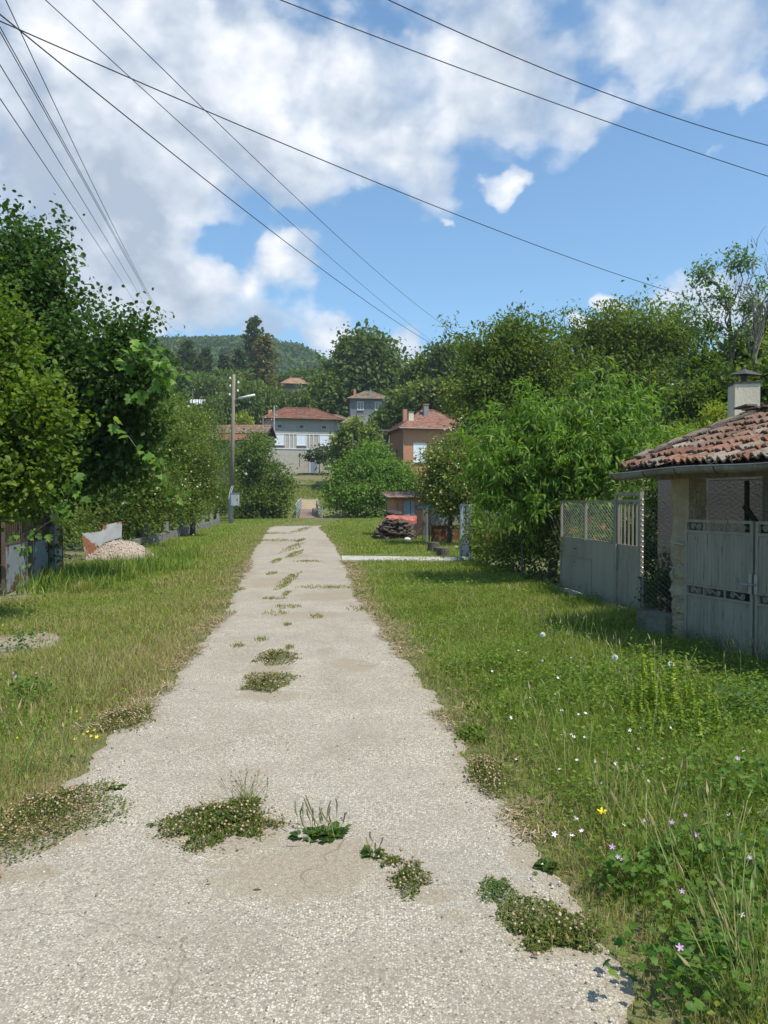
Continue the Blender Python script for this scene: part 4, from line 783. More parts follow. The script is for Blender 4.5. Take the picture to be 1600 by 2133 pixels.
# ------------------------------------------------------------------ the near shed on the right
def chainlink(mb, P00, P10, P01, nx, ny, r=.0018, col=(.5, .5, .5), sag=0.0):
    """diamond mesh over the parallelogram P00, P10 (along), P01 (up)"""
    P00, P10, P01 = (np.array(p, float) for p in (P00, P10, P01)); u = (P10 - P00) / nx; v = (P01 - P00) / ny; w = nrm(np.cross(u, v)) * r * 1.2
    for i in range(nx):
        P = np.array([P00 + u * (i + ((k + i) % 2)) + v * k + w * (1 if (k + i) % 2 else -1) for k in range(ny + 1)]); mb.tube(P, r, 3, col, cap=False)
    mb.tube([P00, P10], r, 3, col, cap=False); mb.tube([P01, P01 + P10 - P00], r * 1.4, 3, col, cap=False)
def scroll(mb, x0, x1, z0, z1, y, r=.006):
    zc = (z0 + z1) / 2; h = (z1 - z0) / 2 * .86; w = (x1 - x0)
    for s, cx in ((1, x0 + w * .3), (-1, x0 + w * .7)):
        t = np.linspace(0, 4.2 * np.pi, 44); rr = h * (1 - t / (4.6 * np.pi)); mb.tube(np.stack([cx + s * rr * np.cos(t) * .95, t * 0 + y, zc + s * rr * np.sin(t)], 1), r, 4, cap=False)
    t = np.linspace(0, 1, 8); mb.tube(np.stack([x0 + w * (.3 + .4 * t), t * 0 + y, zc + h * np.cos(t * np.pi) * .9], 1), r, 4, cap=False)

SO = (3.42, 8.40, 0.0); SRZ = math.atan2(-.93, .37)
def shed_w(x, y, z=0): c, s = math.cos(SRZ), math.sin(SRZ); return np.array((SO[0] + c * x - s * y, SO[1] + s * x + c * y, z))
def build_shed():
    rng = np.random.default_rng(80)
    s = thing('tiled_shed', 'low open shed with old mossy red tiled roof and sagging gutter on the right', 'shed', SO, SRZ)
    # roof tiles: interlocking, each with two rolls, laid in courses
    tw, tl, pitch = .205, .345, math.atan(.344); mb = MB(); x0, x1 = -.52, 4.2
    nn = np.array((0, -math.sin(pitch), math.cos(pitch))); up = np.array((0, math.cos(pitch), math.sin(pitch)))
    prof = np.array([(0, 0), (.05, .012), (.12, .042), (.2, .055), (.28, .042), (.36, .014), (.5, .004), (.6, .02), (.68, .042), (.76, .046), (.84, .03), (.93, .006), (1, 0)])
    for k in range(7):
        for j in range(int((x1 - x0) / tw)):
            jx, jy, jz = rng.normal() * .006, rng.normal() * .012, abs(rng.normal()) * .006; tilt = rng.normal() * .012
            base = np.array((x0 + j * tw + jx, 0, 0)) + np.array((0, -.47, 1.955)) + up * (k * tl * .86 + jy) + nn * (.02 + jz)
            dark = np.clip(rng.normal() * .25 + .12 * k + (.5 if j < 2 else 0), 0, 1)
            c = np.array((.24, .118, .076)) * rng.uniform(.65, 1.25); dark = min(1, dark + .25 * (rng.uniform() < .5)); c = c * (1 - dark * .55) + np.array((.14, .115, .09)) * dark * .55
            if rng.uniform() < .16: c = np.array((.24, .19, .15)) * rng.uniform(.8, 1.2)
            rows = []
            for t, lift in ((0, .034), (.5, .02), (1, .0)):
                rows.append([base + np.array((p[0] * tw * 1.02, 0, 0)) + up * tl * t + nn * (p[1] + lift + tilt * p[0]) for p in prof])
            g = np.array(rows); bot = g[0] - nn * .022
            mb.grid(np.concatenate([bot[None], g], 0)[:, ::-1], None if False else c)
    mb.add([(x0, -.46, 1.945), (x1, -.46, 1.945), (x1, 1.7, 2.688), (x0, 1.7, 2.688)], [(3, 2, 1, 0)], (.14, .11, .08))
    mb.add([(x0, 1.7, 2.70), (x1, 1.7, 2.70), (x1, 3.2, 2.2), (x0, 3.2, 2.2)], [(0, 1, 2, 3)], (.17, .10, .07))
    rf = mb.build('roof', mat('old_tiles', attr=True, rough=.95, c2=(.42, .36, .32), nscale=9, lo=.5, hi=.7, bump=.6, bscale=45, c3=(.05, .045, .035), n3=16, lo3=.6, hi3=.68), s, smooth=False)
    # broken stacked tiles along the verge and the ridge
    mb = MB()
    for i in range(46):
        t = rng.uniform(.1, 1.05); p = np.array((x0 + rng.uniform(-.03, .12), -.47, 1.99)) + up * (2.05 * t) + nn * rng.uniform(.05, .075); a = rng.uniform(-.35, .35)
        d = np.array((math.sin(a), 0, 0)) + up * math.cos(a); mb.bar(p, p + d * rng.uniform(.16, .3), rng.uniform(.09, .15), .02, np.array((.16, .12, .09)) * rng.uniform(.5, 1.35))
    for i in range(52):
        p = np.array((x0 + rng.uniform(-.02, 1.9) ** 1.0, 1.58 + rng.uniform(-.1, .12), 2.72 + rng.uniform(0, .11))); a = rng.uniform(0, 3.14); mb.bar(p, p + np.array((math.cos(a), math.sin(a) * .6, rng.uniform(-.2, .2))) * rng.uniform(.15, .3), rng.uniform(.1, .17), .022, np.array((.17, .12, .09)) * rng.uniform(.5, 1.3))
    mb.build('loose_tiles', MATS['old_tiles'], rf)['kind'] = 'stuff'
    mb = MB(); n = 320; k = rng.integers(0, 7, n); P = np.stack([rng.uniform(x0, 2.2, n), k * 0., k * 0.], 1) + np.array((0, -.47, 1.955)) + up * ((k * tl * .86 + rng.uniform(-.02, .06, n))[:, None]) + nn * .085
    mb.inst(BALL, P, rdir(rng, n), np.tile(nn, (n, 1)) + rng.normal(size=(n, 3)) * .2, rng.uniform(.008, .034, n), np.array([(.045, .04, .025), (.06, .055, .03), (.09, .085, .05)])[rng.integers(0, 3, n)])
    mb.build('moss', mat('moss', attr=True, rough=1.0, bump=.8, bscale=120), rf, smooth=True)['kind'] = 'stuff'
    # gutter: half round trough with joints
    mb = MB(); xs = np.linspace(-.62, 4.3, 50); a = np.linspace(math.pi * 1.02, math.pi * 2 - .06, 9); r = .07
    sagz = lambda x: 1.915 + .012 * (x + .6) + .012 * np.sin(x * 3.1)
    for rr, fl in ((r, 1), (r - .004, -1)):
        P = np.array([[(x, -.49 + rr * math.cos(t), sagz(x) + .02 + rr * math.sin(t)) for t in a] for x in xs]); mb.grid(P if fl > 0 else P[:, ::-1])
    mb.tube(np.stack([xs, xs * 0 - .49 - r, sagz(xs) + .022], 1), .009, 6); mb.tube(np.stack([xs, xs * 0 - .49 + r, sagz(xs) + .022], 1), .006, 5)
    g = mb.build('gutter', mat('old_zinc', (.25, .25, .245), .55, (.14, .13, .12), 3.5, metal=.35, c3=(.33, .33, .32), n3=20), s, smooth=True)
    mb = MB()
    for x in (-.58, -.05, .42, .95, 1.6, 2.4): mb.tube([(x, -.49 + (r + .004) * math.cos(t), sagz(x) + .02 + (r + .004) * math.sin(t)) for t in a], .006, 4)
    mb.build('bracket', RUST, g)
    # beams, plate and posts
    MB().box(-.45, 4.2, -.02, .1, 1.86, 1.94).box(-.45, 4.2, 1.64, 1.76, 2.45, 2.6).build('beam', WOODG, s)
    mb = MB()
    for x in np.arange(-.4, 4.2, .55): mb.bar((x, -.42, 1.93), (x, 1.68, 2.65), .06, .05)
    mb.build('rafter', WOODG, s); MB().box(2.1, 2.3, .02, .2, 0, 1.86).box(-.4, -.28, 1.64, 1.76, 0, 2.45).box(3.9, 4.05, 1.64, 1.76, 0, 2.45).build('post', WOODG, s)
    # rough pillar
    zz = np.linspace(-.1, 1.86, 60); mb = MB(); ring = []
    for z in zz:
        q = np.array([(-.225 + .26 * t, .02) for t in np.linspace(0, 1, 9)] + [(.035, .02 + .26 * t) for t in np.linspace(.12, 1, 8)] + [(.035 - .26 * t, .28) for t in np.linspace(.12, 1, 8)] + [(-.225, .28 - .26 * t) for t in np.linspace(.12, .88, 7)])
        P3 = np.concatenate([q, np.full((len(q), 1), z)], 1); rough = (.012 if z < 1.0 else .006); off = wnoise(P3 * 13) * rough + wnoise(P3 * 37) * rough * .5 + wnoise(P3 * 4) * .008; dirn = nrm(q - np.array((-.095, .15))); q = q + dirn * off[:, None]; ring.append(np.concatenate([q, np.full((len(q), 1), z)], 1))
    ring = np.array(ring); ring = np.concatenate([ring, ring[:, :1]], 1); mb.grid(ring.transpose(1, 0, 2))
    pl = mb.build('pillar', mat('rough_pillar', (.40, .31, .20), 1.0, (.27, .215, .15), 5, bump=1.0, bscale=40, c3=(.13, .105, .08), n3=13, lo3=.58, hi3=.7), s, smooth=False)
    for z in (1.12, .83): MB().tube([(-.24, .0, z + .01), (-.1, -.008, z), (.06, -.002, z - .01)], .006, 5).build('wire_tie', GALV, pl)
    MB().bar((-.15, -.03, 1.128), (.03, -.04, 1.115), .014).build('hook', GALV, pl)
    # gates of the shed
    for nm, lab, a, b in (('garage_gate', 'left leaf of the grey ribbed metal gate, hung beside the rough pillar', .03, .955), ('garage_gate', 'right leaf of the grey ribbed metal gate, cut by the edge of the photo', .985, 1.94)):
        gt = thing(nm, lab, 'gate', shed_w(a, 0), SRZ, 'leaves of the shed gate'); w = b - a
        f = MB(); 
        for q in ((0, .032, .02, 1.40), (w - .032, w, .02, 1.40)): f.box(q[0], q[1], -.03, .006, q[2], q[3])
        for z0, z1 in ((1.372, 1.402), (1.255, 1.282), (.66, .682), (.552, .574), (.0195, .045)): f.box(.0325, w - .0325, -.03, .006, z0, z1)
        for x in (w * .29, w * .6): f.box(x - .008, x + .008, -.018, .0, 1.2825, 1.3715); f.box(x - .008, x + .008, -.018, 0, .5745, .6595)
        f.build('frame', STEELG, gt)
        for nm2, z0, z1, dep in (('upper_panel', .6825, 1.2545, .008), ('lower_panel', .0455, .5515, .004)):
            n = int((w - .066) / .0165); xs = np.linspace(.033, w - .033, n); yy = -.014 + dep * (np.arange(n) % 3 == 0) * -1
            wob = .003 * np.sin(xs * 9 + z0 * 5); m_ = MB(); zz = np.linspace(z0, z1, 6)
            m_.grid(np.array([[(x, y + wv * math.sin(3 * z), z) for x, y, wv in zip(xs, yy, wob)] for z in zz]).transpose(1, 0, 2)); m_.grid(np.array([[(x, .0, z) for x in (xs[0], xs[-1])] for z in (z1, z0)]).transpose(1, 0, 2)); m_.build(nm2, STEELG, gt)
        m_ = MB()
        for i in range(3):
            xa, xb = (.033, w * .29, w * .6)[i] + .01, (w * .29, w * .6, w - .033)[i] - .01
            scroll(m_, xa, xb, 1.285, 1.368, -.012); scroll(m_, xa, xb, .577, .657, -.012)
        m_.build('scrollwork', STEELG, gt)
        hx = w - .02 if a < .5 else .02
        MB().box(hx - .02, hx + .02, -.045, -.031, .66, .86).tube([(hx, -.04, .76), (hx, -.085, .76), (hx - .11, -.085, .75)], .009, 6).build('handle', GALV, gt)
    # chain link above the gate and beside the pillar
    o = thing('chain_link_fence', 'dark chain link netting stretched above the ribbed gate under the shed roof', 'netting', shed_w(.3, .3), SRZ); mb = MB()
    chainlink(mb, (-.25, 0, 1.2), (3.2, 0, 1.2), (-.25, 0, 1.84), 62, 22, .0024); mb.build('netting', DARKW, o); MB().bar((-.3, .02, 1.17), (3.2, .02, 1.2), .06, .07).build('rail', WOODG, o)
    mb = MB(); rngm = np.random.default_rng(81); o = thing('vine_sprig', 'light green vine sprig on the netting above the gate', 'vine', shed_w(.9, .28), SRZ); P = np.array([(-.15, 0, 1.30), (.1, -.02, 1.37), (.3, 0, 1.39), (.6, -.02, 1.46)]); st = MB().tube(P, .004, 4); st.build('shoot', BARKL, o)
    n = 26; mb.inst(BROAD, P[rngm.integers(0, 4, n)] + rngm.normal(size=(n, 3)) * np.array((.1, .03, .03)), rdir(rngm, n), np.tile((0, -.5, .8), (n, 1)) + rngm.normal(size=(n, 3)) * .3, rngm.uniform(.04, .07, n), palcol(rngm, 'yellow', n)); mb.build('leaves', LEAF, o)
    # things kept inside the shed
    o = thing('leaning_timber', 'dark forked timber leaning behind the netting in the shed', 'timber', shed_w(.15, .9), SRZ); MB().bar((-.1, 0, 0), (-.16, .05, 1.85), .04).bar((-.12, -.03, 1.55), (.3, .04, 1.0), .05).build('timber', mat('black_wood', (.05, .043, .037), .95, (.03, .026, .022), 8), o)
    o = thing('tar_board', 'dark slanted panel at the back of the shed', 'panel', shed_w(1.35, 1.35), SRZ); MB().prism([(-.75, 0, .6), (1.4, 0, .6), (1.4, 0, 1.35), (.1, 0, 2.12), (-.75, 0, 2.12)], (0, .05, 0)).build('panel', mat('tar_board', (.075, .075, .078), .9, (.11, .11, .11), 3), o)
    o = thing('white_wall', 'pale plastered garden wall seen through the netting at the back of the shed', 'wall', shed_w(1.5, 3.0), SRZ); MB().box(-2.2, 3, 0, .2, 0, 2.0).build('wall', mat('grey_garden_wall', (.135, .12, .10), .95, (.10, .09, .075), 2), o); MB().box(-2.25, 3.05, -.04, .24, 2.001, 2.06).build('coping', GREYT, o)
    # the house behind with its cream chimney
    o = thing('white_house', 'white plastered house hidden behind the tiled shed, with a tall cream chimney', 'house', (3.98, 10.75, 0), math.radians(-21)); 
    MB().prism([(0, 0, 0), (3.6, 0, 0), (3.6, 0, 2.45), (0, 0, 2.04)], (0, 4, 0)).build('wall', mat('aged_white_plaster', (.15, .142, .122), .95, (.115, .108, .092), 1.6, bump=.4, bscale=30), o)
    MB().prism([(-.1, 0, 2.05), (3.7, 0, 2.49), (3.7, 0, 2.55), (-.1, 0, 2.11)], (0, 4.1, 0)).build('roof', mat('roof_felt', (.16, .10, .07), .95, (.1, .08, .06), 4), o)
    sq = lambda r, z: [(1.2 + r * math.cos(a), .95 + r * math.sin(a), z) for a in np.radians((237, 327, 57, 147))]
    c = MB().prism(sq(.25, 2.1), (0, 0, 1.26)).build('chimney', CREAM, o); MB().prism(sq(.272, 3.361), (0, 0, .028)).build('cap', DARKW, c)
    mb = MB().bar((1.2, .95, 3.4), (1.2, .95, 3.53), .07); mb.add([(.98, .93, 3.53), (1.21, .71, 3.50), (1.46, .97, 3.50), (1.23, 1.19, 3.53), (1.21, .95, 3.61)], [(0, 1, 4), (1, 2, 4), (2, 3, 4), (3, 0, 4), (3, 2, 1, 0)]); mb.build('cowl', DARKW, c)
    # concrete footing left of the pillar
    o = MB().box(-.72, -.24, -.05, .22, 0, .26).build('footing', mat('old_footing', (.22, .195, .155), 1.0, (.13, .12, .085), 4, bump=.9, bscale=20), thing('stone_footing', 'low crumbling concrete block between the small gate and the pillar', 'wall', SO, SRZ))
    o = thing('chain_link_fence', 'narrow strip of chain link netting between the small gate and the pillar', 'netting', shed_w(-.85, .1), SRZ); mb = MB(); chainlink(mb, (.02, 0, .27), (.62, 0, .27), (.02, 0, 1.52), 11, 42, .0022); mb.build('netting', mat('grey_wire', (.2, .2, .2), .6, metal=.3), o)
build_shed()

FO = np.array((3.2, 13.35, 0)); FRZ = math.atan2(-3.15, .35)
def build_side_fence():
    rng = np.random.default_rng(90); fd = np.array((math.cos(FRZ), math.sin(FRZ), 0))
    o = thing('sheet_fence', 'grey sheet metal fence panel with diamond netting along its top, left of the small gate', 'fence', FO, FRZ); W_ = 2.33
    m = MB(); xs = np.linspace(.02, W_ - .02, 30); zz = np.linspace(.07, .965, 8); m.grid(np.array([[(x, -.006 + .008 * math.sin(x * 2.3) * math.sin(z * 3), z) for x in xs] for z in zz]).transpose(1, 0, 2)); m.grid(np.array([[(x, .012, z) for x in (xs[0], xs[-1])] for z in zz[::-1]]).transpose(1, 0, 2)); m.build('sheet', STEELP, o)
    MB().box(.02, 1.45, -.022, -.0155, .66, .667).box(1.45, 1.456, -.022, -.0155, .1, .667).build('seam', STEELP, o)
    m = MB().box(0, .04, -.02, .02, -.1, 1.62).box(1.12, 1.165, -.02, .025, .94, 1.6).box(W_ - .04, W_, -.02, .02, -.1, 1.64); m.box(.04, W_ - .04, -.015, .015, 1.595, 1.62).box(.04, W_ - .04, .0125, .03, .945, .985).build('frame', STEELG, o)
    m = MB(); chainlink(m, (.04, .0, .985), (W_ - .04, .0, .985), (.04, .0, 1.595), 40, 19, .0026); m.build('netting', mat('bright_wire', (.55, .55, .53), .45, metal=.6), o)
    g0 = FO + fd * 2.36; o = thing('small_gate', 'narrow grey metal gate with five upright bars beside the sheet fence', 'gate', g0, FRZ); W_ = .84
    m = MB().box(0, .055, -.03, .025, -.05, 1.73).box(W_ - .05, W_, -.03, .025, -.05, 1.74); m.box(.056, W_ - .051, -.02, .02, 1.685, 1.73).build('post', STEELG, o)
    m = MB().box(.065, .10, -.02, .012, .07, 1.63).box(W_ - .10, W_ - .06, -.02, .012, .07, 1.63).box(.1005, W_ - .1005, -.02, .012, 1.59, 1.63).box(.1005, W_ - .1005, -.02, .012, .94, .98).box(.1005, W_ - .1005, -.02, .012, .07, .10).build('frame', STEELG, o)
    MB().box(.1005, W_ - .1005, -.012, .004, .1005, .9395).build('sheet', STEELG, o)
    for i in range(5): x = .1 + (W_ - .2) * (i + .5) / 5; MB().box(x - .011, x + .011, -.013, .009, .9805, 1.5895).build('bar', STEELG, o)
    MB().box(.07, .09, -.05, -.021, .6, .98).build('latch', GALV, o)
    m = MB(); t = np.linspace(0, 1, 90); P = np.stack([W_ + .02 + .013 * np.sin(t * 140), .0 + .013 * np.cos(t * 140), .1 + 1.6 * t], 1); m.tube(P, .005, 4); m.build('wire_wrap', MATS['bright_wire'], o)
    s0 = FO - fd * .2; d = MB().box(0, 3.5, -.10, .1, -.05, .055); o = d.build('sill', CONC, thing('concrete_sill', 'pale concrete strip under the sheet fence and small gate', 'kerb', s0, FRZ))
    # wire fence towards the open gate
    o = thing('wire_fence', 'thin wire fence on slim posts between the open gate and the sheet fence', 'fence', (2.83, 15.4, 0), world=True)
    pts = [np.array((3.2, 13.42, 0)), np.array((2.88, 15.4, 0)), np.array((2.55, 18.2, 0)), np.array((2.3, 19.75, 0))]
    for i, p in enumerate(pts[1:3]): MB().tube([p - (0, 0, .1), p + np.array((.0, 0, 1.5))], .024, 6).build('post', mat('weathered_pipe', (.22, .215, .2), .8, (.14, .12, .1), 6), o)
    m = MB()
    for a, b in zip(pts[:-1], pts[1:]): chainlink(m, a + (0, 0, .05), b + (0, 0, .05), a + (0, 0, 1.35), int(np.linalg.norm(b - a) / .09), 15, .0016)
    m.build('netting', mat('dull_wire', (.13, .125, .115), .7, metal=.3), o)
    # open blue grey gate seen nearly edge on
    a = np.array((2.33, 19.95, 0)); b = np.array((2.17, 20.8, 0)); rz = math.atan2(*(b - a)[1::-1]); W_ = float(np.linalg.norm(b - a))
    o = thing('open_gate', 'blue grey metal gate standing open at the end of the concrete strip', 'gate', a, rz)
    MB().box(0, .09, -.04, .04, 0, 1.53).box(W_ - .09, W_, -.04, .04, 0, 1.53).box(.0905, W_ - .0905, -.02, .02, 1.47, 1.53).box(.0905, W_ - .0905, -.02, .02, .62, .67).build('frame', STEELB, o)
    MB().box(.0905, W_ - .0905, -.012, .012, .08, .619).build('sheet', STEELB, o); m = MB()
    for k in range(5): scroll(m, .1, W_ - .1, .68 + k * .155, .83 + k * .155, 0, .009)
    m.build('scrollwork', STEELB, o)
build_side_fence()

def build_yard():
    rng = np.random.default_rng(100)
    # brick shed
    o = house_at('brick_shed', 'small brick shed with thin tiled roof and blue grey doors behind the log pile', 821, 33, 0, 8, 'shed'); 
    MB().box(0, 3.3, 0, 2.2, 0, 1.75).build('wall', BRICK, o)
    m = MB()
    for k in range(6):
        for j in range(20): m.bar((-.25 + j * .19, -.35 + k * .45 + rng.normal() * .02, 1.80 + k * .045 + rng.normal() * .008), (-.25 + j * .19, .13 + k * .45, 1.835 + k * .045), .185, .03, tcol(rng, 1, (.25, .14, .10), .35, .25)[0])
    m.box(-.2, 3.5, -.25, 2.4, 1.752, 1.785, (.12, .1, .08)); m.build('roof', TILE, o)
    for x, w in ((.42, .3), (.75, .16)):
        m = MB().box(x, x + w, -.06, .0, .25, 1.65)
        for i in range(1, 3): m.box(x + w * i / 3 - .008, x + w * i / 3 + .008, -.068, -.0605, .3, 1.6)
        m.build('door', STEELB, o)
    m = MB().box(1.0, 1.7, -.05, 0, 1.25, 1.5).build('window', WOODG, o); MB().box(1.05, 1.65, -.062, -.0505, 1.29, 1.46).build('pane', mat('dusty_pane', (.17, .18, .19), .4), m)
    MB().bar((.1, -.08, .2), (.18, -.02, 1.55), .06, .03).build('plank', WOODG, thing('leaning_plank', 'pale plank leaning on the brick shed wall left of its door', 'plank', o.location, math.radians(8)))
    # logs
    c0 = at(829, 1128, 29.8); protos = []
    for i in range(4):
        m = MB(); n = 7; L_ = (1.1, .8, 1.4, .6)[i]; P = np.stack([np.linspace(-L_ / 2, L_ / 2, n), rng.normal(size=n) * .03, rng.normal(size=n) * .03], 1); m.tube(P, np.linspace(.052, .034, n) * (1.25 if i % 2 else 1), 7)
        ob = m.build('log', mat('old_log', (.15, .115, .085), .95, (.085, .065, .05), 9, bump=.8, bscale=25, stretch=(.4, 3, 3)), smooth=True); protos.append(ob)
    k = 0
    for layer in range(11):
        z = .05 + layer * .077; half = .80 - .036 * layer
        for q in range(6):
            for s in (-1, 1):
                ob = protos[k % 4] if k < 4 else protos[k % 4].copy()
                if k >= 4: COL.objects.link(ob)
                y = -.48 + q * .19 - (layer % 2) * .05; x = s * half * rng.uniform(.35, .62)
                ob.location = (c0[0] + x, c0[1] + y + .5, z + rng.normal() * .015); ob.rotation_euler = (rng.uniform(0, 6), rng.normal() * .14, rng.normal() * .35); sc = rng.uniform(.75, 1.1); ob.scale = (min(sc, half / .8), sc, sc)
                tag(ob, 'weathered branch log stacked in the pile under the red tarpaulin', 'log', 'logs of the covered pile'); k += 1
    for dx, dz, ry, rz in ((.45, .34, .5, .1), (.75, .3, -.9, .2), (-.1, .42, .2, -.05)):
        ob = protos[2].copy(); COL.objects.link(ob); ob.location = (c0[0] + dx, c0[1] - .08, dz); ob.rotation_euler = (0, ry, rz); ob.scale = (.7, .6, .6); tag(ob, 'weathered branch log leaning against the front of the covered pile', 'log', 'logs leaning on the covered pile')
    # tarpaulin: a cloth with folds
    nx, ny = 46, 26; P = np.zeros((nx, ny, 3)); C = np.zeros((nx, ny, 3))
    for i in range(nx):
        for j in range(ny):
            u, v = i / (nx - 1), j / (ny - 1); x = -.85 + 1.62 * u; y = -.28 + 1.25 * v
            zt = .93 + .06 * math.sin(u * 5) + .14 * u; z = zt
            front = max(0, .34 - v) / .34; hang = (.13 + .25 * max(0, u - .45) + .05 * math.sin(u * 17)); z = zt - hang * front ** 1.3 * 1.2; y = -.28 + 1.25 * max(v, .16) - .25 * front * .3
            if u < .25: z -= (.25 - u) * 1.6
            z += .02 * math.sin(u * 31 + v * 4) * (.4 + front) + .015 * math.sin(u * 13 - v * 9)
            P[i, j] = (c0[0] + x, c0[1] + y + .35, z); under = wnoise(np.array([[u * 5, v * 3, 0]]))[0]
            C[i, j] = (.55, .35, .22) if under > .75 or u < .12 else (.43, .125, .08)
    m = MB(); m.grid(P, C); m.grid(P[:, ::-1] - (0, 0, .006), C[:, ::-1]); ob = m.build('tarpaulin', mat('tarpaulin', attr=True, rough=.55, spec=.4, c2=(.75, .72, .7), nscale=5), smooth=True); tag(ob, 'crumpled red tarpaulin spread over the log pile', 'tarpaulin')
    t = np.linspace(0, 2 * np.pi, 25)[:-1]; m = MB(); V = []; 
    for a in t:
        for b in np.linspace(0, 2 * np.pi, 11)[:-1]: V.append(((.27 + .085 * math.cos(b)) * math.cos(a), (.27 + .085 * math.cos(b)) * math.sin(a), .085 * math.sin(b)))
    V = np.array(V); m.add(V, [(i * 10 + j, ((i + 1) % 24) * 10 + j, ((i + 1) % 24) * 10 + (j + 1) % 10, i * 10 + (j + 1) % 10) for i in range(24) for j in range(10)])
    ob = m.build('tyre', mat('old_rubber', (.035, .035, .037), .8, (.06, .058, .055), 6), smooth=True); ob.location = (c0[0] - .14, c0[1] + .95, 1.12); ob.rotation_euler = (.12, .1, 0); tag(ob, 'old black tyre lying on top of the log pile behind the red tarpaulin', 'tyre')
    m = MB(); m.lathe([(.10, 0), (.145, .02), (.15, .1), (.12, .15), (.05, .17), (.01, .172)], 14); ob = m.build('bucket', mat('white_enamel', (.72, .72, .70), .4), smooth=True); ob.location = gr(849, 1128.5); ob.rotation_euler = (.15, .1, 0); tag(ob, 'upturned white enamel bowl in the grass at the foot of the log pile', 'bowl'); ob.name = 'bowl'
    g = gr(882, 1131); m = MB().bar(g - (0, 0, .1), g + np.array((.03, 0, 1.28)), .12); ob = m.build('wooden_post', WOODG); tag(ob, 'square weathered wooden post right of the log pile', 'post')
    g = gr(889, 1130); m = MB().tube([g - (0, 0, .1), g + np.array((0, 0, 1.55))], .03, 7); ob = m.build('metal_pipe', STEELB); tag(ob, 'grey iron pipe standing next to the weathered wooden post', 'pipe')
    # board fence with grey upper sheets and brown lower boards
    o = thing('board_fence', 'fence of grey upper sheets over brown lower boards behind the tree stumps', 'fence', G(893, 28), math.radians(3)); 
    MB().box(.02, .32, -.02, .0, .78, 1.36).box(.36, 1.3, -.02, .0, .74, 1.42).build('grey_sheet', mat('grey_sheet', (.27, .28, .29), .7, (.2, .2, .2), 4, stretch=(3, 3, .3)), o); MB().box(.1, 1.35, .01, .04, .03, .74).build('brown_board', mat('brown_board', (.20, .085, .04), .85, (.13, .06, .03), 4, stretch=(4, 4, .4)), o)
    MB().box(.0, .05, -.05, -.021, 0, 1.3).box(1.3, 1.36, -.05, -.021, 0, 1.5).box(.05, 1.3, -.04, -.021, .7, .76).build('rail', WOODG, o)
    for px, py, r, h, lab in ((903, 1141, .19, .3, 'largest of the three tree stump seats, the one at the back'), (914, 1147, .16, .22, 'middle one of the three tree stump seats by the board fence'), (923, 1152, .19, .26, 'front tree stump seat with a pale cut top')):
        m = MB(); p = gr(px, py + 8); m.lathe([(r * 1.12, -.05), (r * 1.02, .05), (r, h * .6), (r * 1.0, h)], 14, p); ob = m.build('tree_stump', mat('stump', (.085, .07, .055), .95, (.13, .115, .09), 6, bump=.6, bscale=30), smooth=False); tag(ob, lab, 'stump', 'stump seats')
    m = MB(); p = gr(950, 1143); m.lathe([(.05, 0), (.1, .02), (.1, .06), (.03, .1), (.005, .105)], 10, p); ob = m.build('rock', CONC, smooth=True); tag(ob, 'pale stone lying near the foot of the open blue grey gate', 'stone')
build_yard()

